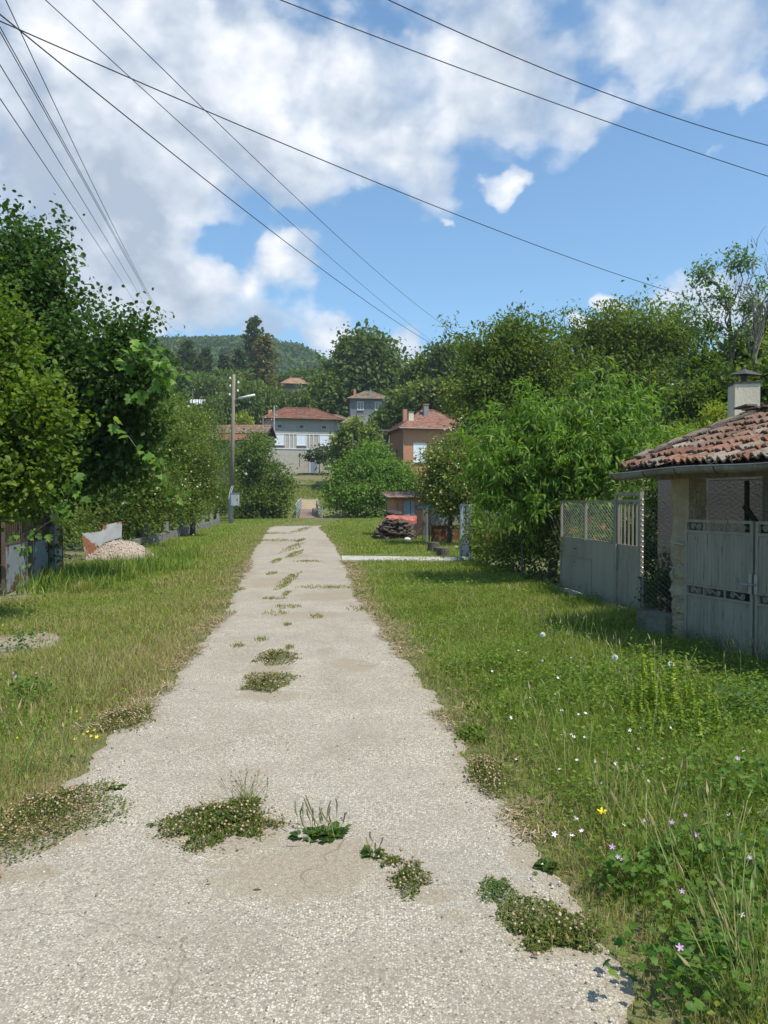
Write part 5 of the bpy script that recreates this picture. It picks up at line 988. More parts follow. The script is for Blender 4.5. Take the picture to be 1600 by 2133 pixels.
def build_left():
    rng = np.random.default_rng(110); RP = mat('peeling_panel', (.20, .225, .25), .7, (.25, .27, .29), 3, bump=.3, bscale=12, c3=(.12, .06, .035), n3=2.6, lo3=.53, hi3=.57); OLDC = mat('old_concrete_post', (.30, .28, .25), 1.0, (.2, .185, .16), 5, bump=.7, bscale=40)
    f0 = np.array((-6.35, 12.2, 0)); f1 = np.array((-7.2, 16.3, 0)); d = nrm(f1 - f0); rz = math.atan2(d[1], d[0]); L_ = float(np.linalg.norm(f1 - f0))
    for lab, s0, s1, z in (('rust streaked blue grey fence panel at the left edge of the photo', .2, 1.75, .86), ('peeling blue grey fence panel between the gap and the concrete post', 1.95, 3.3, .82), ('short grey panel on the far side of the concrete post', 3.75, 4.6, .55)):
        o = thing('fence_panel', lab, 'fence panel', f0 + d * s0, rz, 'rusty panels of the left fence'); w = s1 - s0
        MB().box(.0305, w - .0305, -.01, .01, .05, z).build('sheet', RP, o); MB().box(0, .03, -.03, .03, -.05, z + .45).box(w - .03, w, -.03, .03, -.05, z + .45).box(.0305, w - .0305, -.02, .02, z + .001, z + .04).build('frame', mat('dark_old_iron', (.085, .07, .06), .9, (.14, .075, .045), 7), o)
        m = MB()
        for x in np.arange(.12, w - .05, .11): m.bar((x, 0, z + .0405), (x, 0, z + .42), .012)
        m.bar((.031, 0, z + .43), (w - .031, 0, z + .43), .025); m.build('bars', MATS['dark_old_iron'], o)
    o = MB().box(-.13, .13, -.12, .12, -.1, 1.62); t = thing('concrete_post', 'thick square concrete post in the rusty panel fence', 'post', f0 + d * 3.5, rz); o.build('post', OLDC, t)
    # bent white sheet
    P = [at(x, y, 20.3 + (x - 172) * .012) for x, y in ((170, 1110), (176, 1150), (188, 1156), (216, 1130), (250, 1120), (251, 1086), (215, 1095), (213, 1106), (190, 1110))]; q = [(x + .0, y, z) for x, y, z in P]
    m = MB(); m.prism(q, (.03, .05, 0)); t = thing('metal_sheet', 'bent white metal sheet with a rust patch behind the gravel heap', 'sheet', q[0], world=True); m.build('sheet', mat('white_rusty_sheet', (.40, .405, .40), .6, (.30, .30, .30), 3, c3=(.24, .10, .05), n3=1.6, lo3=.53, hi3=.56), t)
    # low concrete wall further on
    w0 = np.array((-7.75, 21.3, 0)); w1 = np.array((-11.6, 52, 0)); d2 = nrm(w1 - w0); rz2 = math.atan2(d2[1], d2[0]); LW = float(np.linalg.norm(w1 - w0)); t = thing('low_wall', 'low weathered concrete wall with short posts running under the plum bushes', 'wall', w0, rz2)
    m = MB(); xs = np.linspace(0, LW, 60)
    for a, b in zip(xs[:-1], xs[1:]): m.box(a, b - .02, -.08, .08, -.1, .36 + rng.normal() * .03)
    m.build('wall', mat('grey_old_wall', (.24, .225, .195), 1.0, (.13, .125, .09), 2.5, bump=.8, bscale=15), t); 
    for i in range(8): MB().box(i * 4.2, i * 4.2 + .16, -.13, .03, 0, .8).build('post', OLDC, t)
    # gravel heap
    t = thing('gravel_heap', 'small heap of pinkish gravel in the grass beside the bent white sheet', 'gravel heap', gr(247, 1166), world=True); c = gr(247, 1166); nx = 60
    gx, gy = np.meshgrid(np.linspace(-1.05, 1.15, nx), np.linspace(-.95, .95, nx)); rr = np.sqrt((gx / 1.0) ** 2 + (gy / .85) ** 2); z = .66 * np.clip(1 - rr, 0, 1) ** .85 * (1 - .25 * np.exp(-(rr / .25) ** 2)) + .02 * wnoise(np.stack([gx, gy, gx * 0], -1).reshape(-1, 3) * 4).reshape(nx, nx) * (rr < .95) - .06 * (rr > 1)
    P = np.stack([gx + c[0], gy + c[1] + .3, z], -1); m = MB(); m.grid(P.transpose(1, 0, 2)[::1]); m.build('mound', mat('gravel', (.42, .33, .255), 1.0, (.34, .26, .2), 6, bump=1.0, bscale=60, c3=(.55, .48, .4), n3=70, lo3=.58, hi3=.66), t, smooth=True)
    n = 2600; k = rng.integers(0, nx * nx, n); Q = P.reshape(-1, 3)[k] + rng.normal(size=(n, 3)) * .014; m = MB(); Q = Q[Q[:, 2] > .01]; n = len(Q); m.inst(BALL, Q, rdir(rng, n), rdir(rng, n), rng.uniform(.01, .03, n), np.array([(.42, .34, .27), (.5, .43, .36), (.34, .25, .19), (.55, .5, .44)])[rng.integers(0, 4, n)]); m.build('pebbles', mat('pebble', attr=True, rough=.95), t)['kind'] = 'stuff'
build_left()

# ------------------------------------------------------------------ poles, bridge, wires
POLEW = mat('pole_wood', (.26, .215, .165), .95, (.17, .14, .105), 4, bump=.5, bscale=15, stretch=(4, 4, .25)); POLEC = mat('pole_concrete', (.35, .335, .31), .95, (.27, .26, .24), 4, bump=.4, bscale=25)
def pole(label, px, Y, ytop, r, zb=None, m=POLEW, nins=4, name='utility_pole', lean=0.0):
    g = np.array(G(px, Y)); top = at(px + lean, ytop, Y); o = thing(name, label, 'pole', g, world=True)
    MB().tube([g - (0, 0, .3), (g + top) / 2, top], [r, r * .85, r * .7], 8).build('shaft', m, o)
    for i in range(nins):
        z = top[2] - .25 - i * .55; s = -1 if i % 2 else 1; i_ = MB(); i_.tube([(top[0] + s * r * .6, Y, z - .05), (top[0] + s * (r + .16), Y, z - .03), (top[0] + s * (r + .18), Y, z + .1)], .013, 4).build('hook', DARKW, o); MB().lathe([(.035, 0), (.055, .03), (.05, .1), (.03, .14), (.005, .15)], 8, (top[0] + s * (r + .18), Y, z + .08)).build('insulator', WHITET, o)
    return o
def build_poles():
    g = gr(481, 1090); Y = g[1]; o = thing('lamp_pole', 'tall wooden pole on a concrete stub with white tube lamp and grey meter box', 'pole', g, world=True)
    top = at(487.5, 780, Y); A = at(482.5, 1050, Y)
    MB().lathe([(.19, -.2), (.18, 1.2), (.17, 2.05), (.15, 2.1)], 10, g).build('stub', POLEC, o, smooth=True)
    MB().tube([g + np.array((.05, -.0, 1.6)), A, (A + top) / 2, top], [.165, .16, .145, .115], 9).build('shaft', POLEW, o, smooth=True)
    B = at(489, 832, Y - .1); e = at(531, 823.5, Y - .5); l0 = at(497, 830.5, Y - .2)
    MB().tube([B, l0, e], .028, 6).build('lamp_arm', GALV, o); lm = MB(); lm.tube([l0 + (0, 0, .03), e + (0, 0, .03)], .085, 8); lm.build('lamp', mat('lamp_white', (.72, .72, .68), .5), o, smooth=True)
    b0, b1 = at(483, 1053, Y - .2), at(498.5, 1028, Y - .2); x = MB().box(b0[0], b1[0], Y - .42, Y - .17, b0[2], b1[2]).build('meter_box', mat('box_grey', (.42, .43, .44), .6, (.3, .3, .3), 3, stretch=(3, 3, .4)), o)
    MB().box(b0[0] - .03, b1[0] + .03, Y - .45, Y - .15, b1[2] + .001, b1[2] + .05).build('lid', GREYT, x); MB().box(b1[0] - .12, b1[0] - .08, Y - .445, Y - .421, (b0[2] + b1[2]) / 2 - .08, (b0[2] + b1[2]) / 2 + .08).build('latch', DARKW, x)
    m = MB()
    for dx in (0, 3): m.tube([at(a + dx, b, Y - .15) for a, b in ((483, 1012), (479, 1025), (477, 1038), (479, 1049), (485, 1056))], .03, 5)
    m.build('cable_loop', mat('cable_white', (.6, .6, .58), .6), o)
    for px, py, s in ((479.5, 788, -1), (496.5, 797, 1), (479.5, 804, -1), (495.5, 814, 1), (478.5, 822, -1), (484.5, 827, -1)):
        p = at(px, py + 2.2, Y); c = at(486.7, py + 4, Y); MB().tube([c, p - (0, 0, .02), p + (0, 0, .06)], .018, 4).build('hook', DARKW, o); MB().lathe([(.045, 0), (.07, .04), (.065, .12), (.04, .17), (.01, .19)], 8, p).build('insulator', WHITET, o)
    pole('grey pole standing in front of the plastered house', 571, 93, 845, .15, m=POLEC); pole('short pole at the left corner of the plastered house', 548, 97, 868, .12, nins=3)
    pole('thin pole in front of the hilltop house', 628, 196, 798, .17, nins=2); pole('bare pole between the pines at the left of the slope', 340, 150, 792, .12, nins=0); pole('crooked pole beside the white roofed brick hut', 399.5, 122, 810, .10, nins=1, lean=2); pole('slim post before the brick hut', 414, 121, 833, .08, nins=0)
    pole('rusty thin iron pole rising from the bushes below the barn', 435, 58, 866, .055, m=RUST, nins=0, name='iron_pole')
    pole('pale post among the bushes above the brick house', 735, 86, 905, .06, nins=0)
    # bridge
    y0, y1, z1 = 70.0, 79.0, .80; n0l, n0r, f0l, f0r = at(617, 1080, y0)[0], at(671, 1080, y0)[0], at(627.5, 1063, y1)[0], at(660.5, 1063, y1)[0]
    o = thing('footbridge', 'narrow footbridge with grey pipe railings where the lane ends', 'bridge', ((n0l + n0r) / 2, y0, 0), world=True)
    m = MB(); P = lambda x, y, z: (x, y, z)
    m.prism([P(n0l + .25, y0, -.25), P(n0r - .25, y0, -.25), P(f0r, y1, z1 - .25), P(f0l, y1, z1 - .25)], (0, 0, .30)); m.build('deck', mat('deck_rust', (.24, .165, .13), .9, (.18, .13, .105), 3, bump=.3, bscale=20), o)
    MB().prism([P(n0l - .3, y0 - .5, -.2), P(n0r + 1.2, y0 - .5, -.2), P(n0r + 1.2, y0 + .4, -.2), P(n0l - .3, y0 + .4, -.2)], (0, 0, .22)).build('abutment', CONC, o)
    for a, b in ((n0l, f0l), (n0r, f0r)):
        m = MB(); N_ = 7; X = np.array([np.interp(t, [0, .22, 1], [a, a + (b - a) * .55, b]) for t in np.linspace(0, 1, N_)]); Yb = np.linspace(y0, y1, N_); Zb = np.linspace(.02, z1, N_)
        for x, y, z in zip(X, Yb, Zb): m.tube([(x, y, z - .2), (x, y, z + 1.15)], .05, 5)
        for h, r in ((1.15, .06), (.85, .035), (.55, .035), (.25, .035)): m.tube(np.stack([X, Yb, Zb + h], 1), r, 5)
        m.build('railing', mat('rail_paint', (.30, .36, .38), .6, (.24, .28, .3), 6), o)
build_poles()

CABLE = mat('black_cable', (.03, .03, .032), .6, spec=.3)
def wire(label, a, Ya, b, Yb, mid, r=.011, ext=.06, extb=0.0):
    A, B = at(*a, Ya), at(*b, Yb); t = np.linspace(-ext, 1 + extb, 44)
    def curve(s): return A + (B - A) * t[:, None] - np.array((0, 0, 1)) * (s * 4 * t * (1 - t))[:, None]
    def yat(s):
        P = curve(s); c, sn = math.cos(PITCH), math.sin(PITCH); Q = P - (0, 0, CAMH); f = Q[:, 1] * c - Q[:, 2] * sn; u = Q[:, 1] * sn + Q[:, 2] * c
        px, py = CX + F * Q[:, 0] / f, CY - F * u / f; k = np.argsort(px); return np.interp(mid[0], px[k], py[k])
    lo, hi = -1.0, 12.0
    for _ in range(40):
        m_ = (lo + hi) / 2
        if yat(m_) < mid[1]: lo = m_
        else: hi = m_
    mb = MB(); mb.tube(curve((lo + hi) / 2), r, 5, cap=False); o = mb.build('power_cable', CABLE); tag(o, label, 'cable', 'overhead cables'); return o
def build_wires():
    wire('thick cable running from the top left corner down to the trees right of the bridge', (0, 30), 9, (950, 742), 40, (400, 352), .0095, extb=.08)
    wire('long cable from the top left corner across the whole sky to the thin locust tree', (0, 44), 9, (1440, 620), 24, (760, 370), .0085)
    wire('left one of two thin cables entering at the top edge left of the big cloud', (95, 0), 8.7, (930, 732), 42, (430, 306), .006, .1, .06)
    wire('right one of two thin cables entering at the top edge left of the big cloud', (193, 0), 8.7, (985, 713), 42, (600, 396), .006, .1, .06)
    wire('lower of the two cables crossing the upper right sky', (585, 0), 8.7, (1600, 367), 12, (1110, 198), .0062, .1, .15)
    wire('upper of the two cables crossing the upper right sky', (810, 0), 8.7, (1600, 303), 11, (1200, 170), .0062, .1, .15)
    wire('highest and rightmost cable of the bundle dropping behind the linden tree', (12, 0), 8.5, (372, 692), 62, (200, 397), .0062, .1, .2)
    wire('second highest cable of the bundle dropping behind the linden tree', (0, 56), 8.5, (352, 692), 62, (200, 418), .0062, .1, .2)
    wire('third cable of the bundle above the linden tree, running close to the second', (0, 66), 8.5, (350, 694), 62, (200, 424), .0062, .1, .2)
    wire('second lowest cable of the bundle, passing just over the linden tree', (0, 135), 8.5, (331, 690), 62, (145, 372), .0062, .1, .2)
    wire('lowest cable of the bundle, nearest the linden crown', (0, 205), 8.5, (302, 668), 62, (150, 428), .0062, .1, .2)
build_wires()
# ------------------------------------------------------------------ grass, weeds and flowers
GP = {'green': (.215, .275, .044), 'lush': (.165, .26, .036), 'lime': (.30, .365, .062), 'olive': (.32, .31, .09), 'straw': (.42, .345, .17), 'brown': (.27, .185, .10)}
def blades(mb, rng, X, Y, Z, h, w, col, lean=.35):
    n = len(X); a = rng.uniform(0, 6.283, n); s = np.stack([np.cos(a), np.sin(a), a * 0], 1) * np.asarray(w)[:, None]; b = rng.uniform(0, 6.283, n); L_ = np.abs(rng.normal(size=n)) * lean + .08
    d = np.stack([np.cos(b), np.sin(b), b * 0], 1) * (L_ * h)[:, None]; up = np.array((0, 0, 1.)); B = np.stack([X, Y, Z], 1); hz = h * np.sqrt(np.maximum(.15, 1 - (L_ * .8) ** 2))
    M = B + d * .35 + up * (hz * .6)[:, None]; T = B + d + up * hz[:, None]
    V = np.stack([B - s * .5, B + s * .5, M - s * .4, M + s * .4, T], 1).reshape(-1, 3); o = (np.arange(n) * 5)[:, None]
    mb.add(V, [o + np.array([[0, 1, 3, 2]]), o + np.array([[2, 3, 4]])], np.repeat(col, 5, 0))
P0, P1 = np.array(SO[:2]), shed_w(3.5, 0)[:2]
def xright(Y): return np.where(Y < 8.4, np.interp(Y, [P1[1], 8.4], [P1[0], P0[0]]) - .02, np.interp(Y, [8.4, 8.8, 10.0, 13.35, 20, 21, 70], [3.3, 3.5, 3.52, 3.16, 2.3, 5.5, 22]))
def xleft(Y): return np.interp(Y, [0, 12.2, 16.3, 21.3, 52, 75], [-9, -6.25, -7.1, -7.7, -11.5, -22])
def in_ell(X, Y, e, k=1.0): return ((X - e[0]) / (e[2] * k)) ** 2 + ((Y - e[1]) / (e[3] * k)) ** 2 < 1
BARE = [ell(20, 1350, 88, 28), ell(20, 1243, 78, 17), ell(60, 1790, 150, 40)]
def verge_mask(rng, X, Y):
    l, r = XL(Y), XR(Y); soft = .10 * rng.normal(size=len(X)); ok = (X < l - .02 + np.abs(soft) * .5) | (X > r + .02 - np.abs(soft) * .5) | (Y > YEND - .3)
    ok &= (X > xleft(Y) - .3) & (X < xright(Y))
    ok &= ~((Y > 19.2) & (Y < 20.85) & (X > -1.2) & (X < 2.4) & (np.abs(Y - (19.9 + (X + 1.1) * .06)) < .75 * .75 + 0 * X) & (np.abs(Y - 20.0 + .02 * X) < .58))
    ok &= ~in_ell(X, Y, (-7.45, 21.1, .85, .7))
    for e in BARE: ok &= ~(in_ell(X, Y, e) & (rng.uniform(size=len(X)) < .93))
    ok &= ~((Y > 68.5) & (np.abs(X + 7.1) < 2.0))
    return ok
def grass_cols(rng, X, Y):
    n = len(X); l, r = XL(Y), XR(Y); right = X > (l + r) / 2; ed = np.where(right, X - r, l - X); nz = wnoise(np.stack([X * .9, Y * .55, X * 0], 1)); nz2 = wnoise(np.stack([X * 2.3 + 7, Y * 1.6, X * 0], 1))
    dry = np.where(right, .10, .30) + np.where(right, .10, .22) * nz + .12 * nz2
    dry += np.where(right, .55, .45) * np.exp(-(np.maximum(ed, 0) / np.where(right, .38, .45)) ** 2) ; far = np.clip((Y - 20) / 20, 0, 1); dry = dry * (1 - .35 * far) + np.where(right, .02, 0)
    lushL = (~right) & (ed > 1.6) & (Y > 13); dry = np.where(lushL, dry - .28, dry)
    u = rng.uniform(size=n); st = u < np.clip(dry, .02, .92); v = rng.uniform(size=n)
    g = np.where((v < .42)[:, None], GP['green'], np.where((v < .68)[:, None], np.where((right | lushL)[:, None], GP['lush'], GP['olive']), np.where((v < .88)[:, None], GP['lime'], GP['olive'])))
    s = np.where((rng.uniform(size=n) < .62)[:, None], GP['straw'], np.where((rng.uniform(size=n) < .5)[:, None], GP['brown'], GP['olive']))
    return np.where(st[:, None], s, g) * rng.uniform(.72, 1.28, (n, 1)), ed, right, st, nz
def build_grass():
    rng = np.random.default_rng(200); mb = MB()
    for y0, y1, dens, w0 in ((1.7, 3.2, 9000, .0036), (3.2, 5, 6200, .0040), (5, 8, 4200, .0052), (8, 13, 2500, .0075), (13, 22, 1200, .012), (22, 34, 520, .019), (34, 50, 260, .028), (50, 72, 130, .04)):
        q_ = .72 if y1 < 14 else .6; wl = wr = q_ * y1 + 1.0; n = int(dens * (y1 - y0) * (wl + wr)); Y = rng.uniform(y0, y1, n); X = rng.uniform(-wl, wr, n); k = np.abs(X) < q_ * Y + 1.0; X, Y = X[k], Y[k]
        k = verge_mask(rng, X, Y); X, Y = X[k], Y[k]; C, ed, right, st, nz = grass_cols(rng, X, Y)
        thin = rng.uniform(size=len(X)) < np.clip(.62 + ed / .4, .5, 1) * np.clip(.85 + .25 * nz, .45, 1); X, Y, C, ed, right, st, nz = X[thin], Y[thin], C[thin], ed[thin], right[thin], st[thin], nz[thin]
        base = np.where(right, .10 + .045 * np.clip(nz, -1, 1.4), .078 + .035 * np.clip(nz, -1, 1.4)); base = base * np.clip(.35 + ed / .7, .35, 1); base += np.where(right & (Y < 6) & (ed > .5), .05, 0)
        heap = in_ell(X, Y, (-7.45, 20.9, 1.5, 1.6)); tallL = (~right) & (Y > 12.5) & (Y < 24) & (X < -5.0 - .08 * (Y - 13)) & ~((Y > 17) & (X < -6.1)); base = np.where(tallL, base + .10 * np.clip(1 + nz, .2, 1.4), base); base = np.where(heap, base * .5, base)
        h = np.maximum(.03, base * rng.uniform(.45, 1.5, len(X))); w = w0 * rng.uniform(.6, 1.4, len(X)) * np.where(tallL, 1.5, 1); blades(mb, rng, X, Y, hgt(X, Y) - .004, h, w, C, .62)
    n = 12000; Y = rng.uniform(79.5, 95, n); X = rng.uniform(-15, -3, n); k = (np.abs(X - np.interp(Y, [79, 86], [-8.0, -8.9])) > 1.15) | (Y > 86.5); X, Y = X[k], Y[k]; n = len(X)
    blades(mb, rng, X, Y, hgt(X, Y), rng.uniform(.12, .38, n), rng.uniform(.035, .07, n), np.array([GP['green'], GP['lush'], GP['lime'], GP['olive']])[rng.choice(4, n, p=[.35, .35, .15, .15])] * rng.uniform(.7, 1.1, (n, 1)), .5)
    o = mb.build('grass', GRASS); tag(o, 'green and straw coloured grass of both verges', 'grass', None, 'stuff')
    # clover, bindweed and other small broad leaves between the blades
    mb = MB()
    for y0, y1, dens, s in ((2, 4, 5200, .017), (4, 7, 3200, .022), (7, 12, 1300, .03), (12, 20, 320, .042)):
        w_ = .56 * y1 + .5; n = int(dens * (y1 - y0) * 2 * w_); Y = rng.uniform(y0, y1, n); X = rng.uniform(-w_, w_, n); k = np.abs(X) < .56 * Y + .4; X, Y = X[k], Y[k]; k = verge_mask(rng, X, Y); X, Y = X[k], Y[k]
        right = X > 0; ed = np.where(right, X - XR(Y), XL(Y) - X); nz = wnoise(np.stack([X * 1.7 + 3, Y * 1.3, X * 0], 1)); k = rng.uniform(size=len(X)) < np.clip(np.where(right, .5, .10) + np.where(right, .5, .3) * nz, 0, 1) * np.clip(ed / .5, .1, 1); X, Y, nz, ed = X[k], Y[k], nz[k], ed[k]; n = len(X)
        z = np.abs(rng.normal(size=n)) * .06 + .02 + .03 * np.clip(nz, 0, 1.5) + .04 * (ed > .7); c = np.where((nz > .15)[:, None], palcol(rng, 'acacia', n), palcol(rng, 'hazel', n)) * rng.uniform(.7, 1.2, (n, 1)) * np.array((1.45, 1.2, 1.05))
        mb.inst(BROAD if y0 < 7 else OVAL, np.stack([X, Y, z], 1), rng.normal(size=(n, 3)) * np.array((1, 1, .35)), rng.normal(size=(n, 3)) * .35 + np.array((0, 0, 1)), s * rng.uniform(.6, 1.7, n), c)
    o = mb.build('ground_cover', LEAF); tag(o, 'clover and bindweed leaves growing through the verge grass', 'ground cover', None, 'stuff')
    # dry litter and brown clover heads along the road edges
    mb = MB(); Y = 1.9 + 18 * rng.uniform(size=38000) ** 1.9; side = rng.uniform(size=len(Y)) < .5; e = np.abs(rng.normal(size=len(Y))) * .24 - .07; X = np.where(side, XR(Y) + e, XL(Y) - e); nz = wnoise(np.stack([X * 1.4, Y * 1.1 + 5, X * 0], 1)); k = (nz > -.25) & (np.abs(X) < .56 * Y + .4); X, Y = X[k], Y[k]; n = len(X)
    a = rng.uniform(0, 6.28, n); ax = np.stack([np.cos(a), np.sin(a), rng.normal(size=n) * .25], 1); c = np.array([(.33, .25, .13), (.24, .15, .085), (.40, .32, .19), (.16, .12, .06), (.14, .15, .05)])[rng.choice(5, n, p=[.3, .25, .2, .1, .15])] * rng.uniform(.8, 1.35, (n, 1))
    mb.inst(T_([(0, -.05, 0), (0, .05, 0), (1, .03, .1), (1, -.03, .1)], (0, 3, 2, 1)), np.stack([X, Y, np.abs(rng.normal(size=n)) * .012 + .014], 1), ax, np.tile((0, 0, 1.), (n, 1)) + rng.normal(size=(n, 3)) * .2, rng.uniform(.015, .05, n) * (1 + Y / 16), c); 
    o = mb.build('dry_litter', FLOWER); tag(o, 'straw and dead stalks along both edges of the road', 'litter', None, 'stuff')
    # seed heads: wild barley and foxtail
    mb = MB(); hd = MB(); S = []
    for px, py, rx, ry, n in ((1440, 2060, 160, 60, 130), (1560, 2120, 80, 50, 70), (1190, 1830, 60, 70, 60), (1330, 1790, 130, 70, 60), (1180, 1600, 130, 60, 36), (1330, 1480, 220, 90, 70), (1060, 1560, 50, 60, 30), (1540, 1900, 80, 120, 60), (1250, 1400, 150, 50, 40), (1565, 1392, 50, 14, 40), (60, 1620, 90, 60, 60), (120, 1480, 130, 70, 50), (960, 1330, 80, 60, 40), (1160, 1325, 100, 25, 60), (520, 1640, 40, 14, 0)):
        e = ell(px, py + 10, rx, ry); q = rng.normal(size=(n, 2)) * .55; S.append(np.stack([e[0] + q[:, 0] * e[2], e[1] + q[:, 1] * e[3]], 1))
    S = np.concatenate(S); k = verge_mask(rng, S[:, 0], S[:, 1]) & ((S[:, 0] > XR(S[:, 1]) + .32) | (S[:, 0] < XL(S[:, 1]) - .1)); S = S[k]; n = len(S); h = rng.uniform(.2, .38, n); b = rng.normal(size=(n, 2)) * .10; base = np.concatenate([S, np.zeros((n, 1))], 1); top = base + np.concatenate([b, h[:, None]], 1)
    sd = np.stack([np.full(n, .0016), np.zeros(n), np.zeros(n)], 1); V = np.stack([base - sd, base + sd, top + sd, top - sd], 1).reshape(-1, 3); o_ = (np.arange(n) * 4)[:, None]; cs = np.array([(.24, .28, .08), (.38, .34, .16), (.17, .25, .06)])[rng.integers(0, 3, n)]; mb.add(V, o_ + np.array([[0, 1, 2, 3]]), np.repeat(cs, 4, 0))
    SPIN = T_([(0, 0, 0), (.3, .09, .0), (.3, -.045, .078), (.3, -.045, -.078), (1, 0, 0)], (0, 1, 2), (0, 2, 3), (0, 3, 1), (4, 2, 1), (4, 3, 2), (4, 1, 3))
    ax = nrm(top - base) + rng.normal(size=(n, 3)) * .12; mb.inst(SPIN, top, ax, rdir(rng, n), rng.uniform(.045, .085, n), np.array([(.46, .40, .2), (.32, .34, .12), (.38, .31, .17), (.27, .34, .1)])[rng.integers(0, 4, n)] * rng.uniform(.8, 1.15, (n, 1)))
    o = mb.build('seed_grass', GRASS); tag(o, 'thin stalks of wild barley and foxtail with pale seed heads', 'grass', None, 'stuff')
build_grass()

def clover_mat(name, label, px, py, rx, ry, nl, nh, hs=.015, green='elder', heads=((.38, .25, .13), (.28, .175, .09), (.42, .33, .2), (.2, .14, .07)), pts=None, tall=.045, leaf=.016, cat='weed patch'):
    rng = np.random.default_rng(abs(hash((px, py))) % 1000 if False else int(px * 7 + py)); e = ell(px, py, rx, ry); o = thing(name, label, cat, (e[0], e[1], .01), world=True)
    a = rng.uniform(0, 6.283, nl); rad = rng.uniform(size=nl) ** .62 * np.where(rng.uniform(size=nl) < .1, 1.18, 1); k = 1 + .42 * wnoise(np.stack([np.cos(a) * 1.7 + px, np.sin(a) * 1.7, a * 0], 1)); X = e[0] + e[2] * rad * k * np.cos(a); Y = e[1] + e[3] * rad * k * np.sin(a); z = .018 + tall * np.clip(1 - rad ** 2, 0, 1) * rng.uniform(.2, .9, nl) * (1 + .5 * wnoise(np.stack([X * 9, Y * 9, X * 0], 1))) + np.abs(rng.normal(size=nl)) * .006
    mb = MB(); mb.inst(OVAL, np.stack([X, Y, z], 1), rng.normal(size=(nl, 3)) * np.array((1, 1, .4)), rng.normal(size=(nl, 3)) * .45 + np.array((0, 0, 1)), leaf * rng.uniform(.6, 1.6, nl), palcol(rng, green, nl) * rng.uniform(.55, 1.2, (nl, 1)) * np.array((1.25, 1.05, 1.0)))
    ns = nl // 7; j = rng.integers(0, nl, ns); mb2 = MB(); blades(mb2, rng, X[j], Y[j], z[j] * 0 + .015, tall * rng.uniform(.6, 1.9, ns), np.full(ns, .0028), np.array([GP['olive'], GP['straw'], GP['green']])[rng.integers(0, 3, ns)] * .9, .6)
    mb.build('leaves', LEAFM, o); mb2.build('dry_stems', GRASS, o)['kind'] = 'stuff'
    if nh:
        a = rng.uniform(0, 6.283, nh); rad = np.sqrt(rng.uniform(size=nh)); X = e[0] + e[2] * rad * np.cos(a); Y = e[1] + e[3] * rad * np.sin(a) - .1 * e[3]; z = .03 + tall * (1 - rad ** 2) + rng.uniform(0, .025, nh); hb = MB()
        hb.inst(BALL, np.stack([X, Y, z], 1), rdir(rng, nh), rdir(rng, nh), hs * .44 * rng.uniform(.6, 1.4, nh), np.array(heads)[rng.choice(len(heads), nh)] * rng.uniform(.75, 1.2, (nh, 1))); hb.build('flower_heads', FLOWER, o, smooth=True)['kind'] = 'stuff'
    return o
def plantain(label, px, py, r, nl, nspk, hspk, narrow=False, lean=.25):
    rng = np.random.default_rng(int(px * 3 + py)); c = gr(px, py); o = thing('plantain', label, 'plant', c, world=True); mb = MB()
    a = rng.uniform(0, 6.283, nl); sub = np.array([(0, 0, 0), (r * .55, r * .1, 0), (-r * .6, -r * .05, 0), (r * .1, -r * .3, 0)])[rng.integers(0, 4 if nl > 40 and not narrow else 1, nl)]; el = rng.uniform(.0, .7 if not narrow else 1.5, nl); ax = np.stack([np.cos(a), np.sin(a), el], 1); p = c + sub + np.stack([np.cos(a), np.sin(a), a * 0], 1) * rng.uniform(0, r * .45, (nl, 1)) + (0, 0, .018)
    mb.inst(LANCE if narrow else BROAD, p, ax, np.stack([-np.cos(a) * .5, -np.sin(a) * .5, a * 0 + 1], 1) + rng.normal(size=(nl, 3)) * .25, r * (.7 if nl > 40 and not narrow else 1) * rng.uniform(.35, .85, nl), palcol(rng, 'acacia' if not narrow else 'yellow', nl) * rng.uniform(.5, .85, (nl, 1))); mb.build('leaves', LEAF, o)
    sp = MB()
    for i in range(nspk):
        b = c + np.array((rng.normal() * r * .45, rng.normal() * r * .3, 0)); t = b + np.array((rng.normal() * lean * hspk, rng.normal() * lean * hspk, hspk * rng.uniform(.55, 1.1))); P = bend(rng, b, t, 5, .04); sp.tube(P, .0012, 3, (.22, .22, .1), cap=False)
        if narrow: sp.tube([P[-1], P[-1] + (P[-1] - P[-2]) * .25], [.004, .002], 4, (.25, .17, .1))
        else: sp.tube(P[2:], [.002, .0042, .003], 4, (.20, .20, .09))
    if nspk: sp.build('flower_spikes', FLOWER, o)
    return o
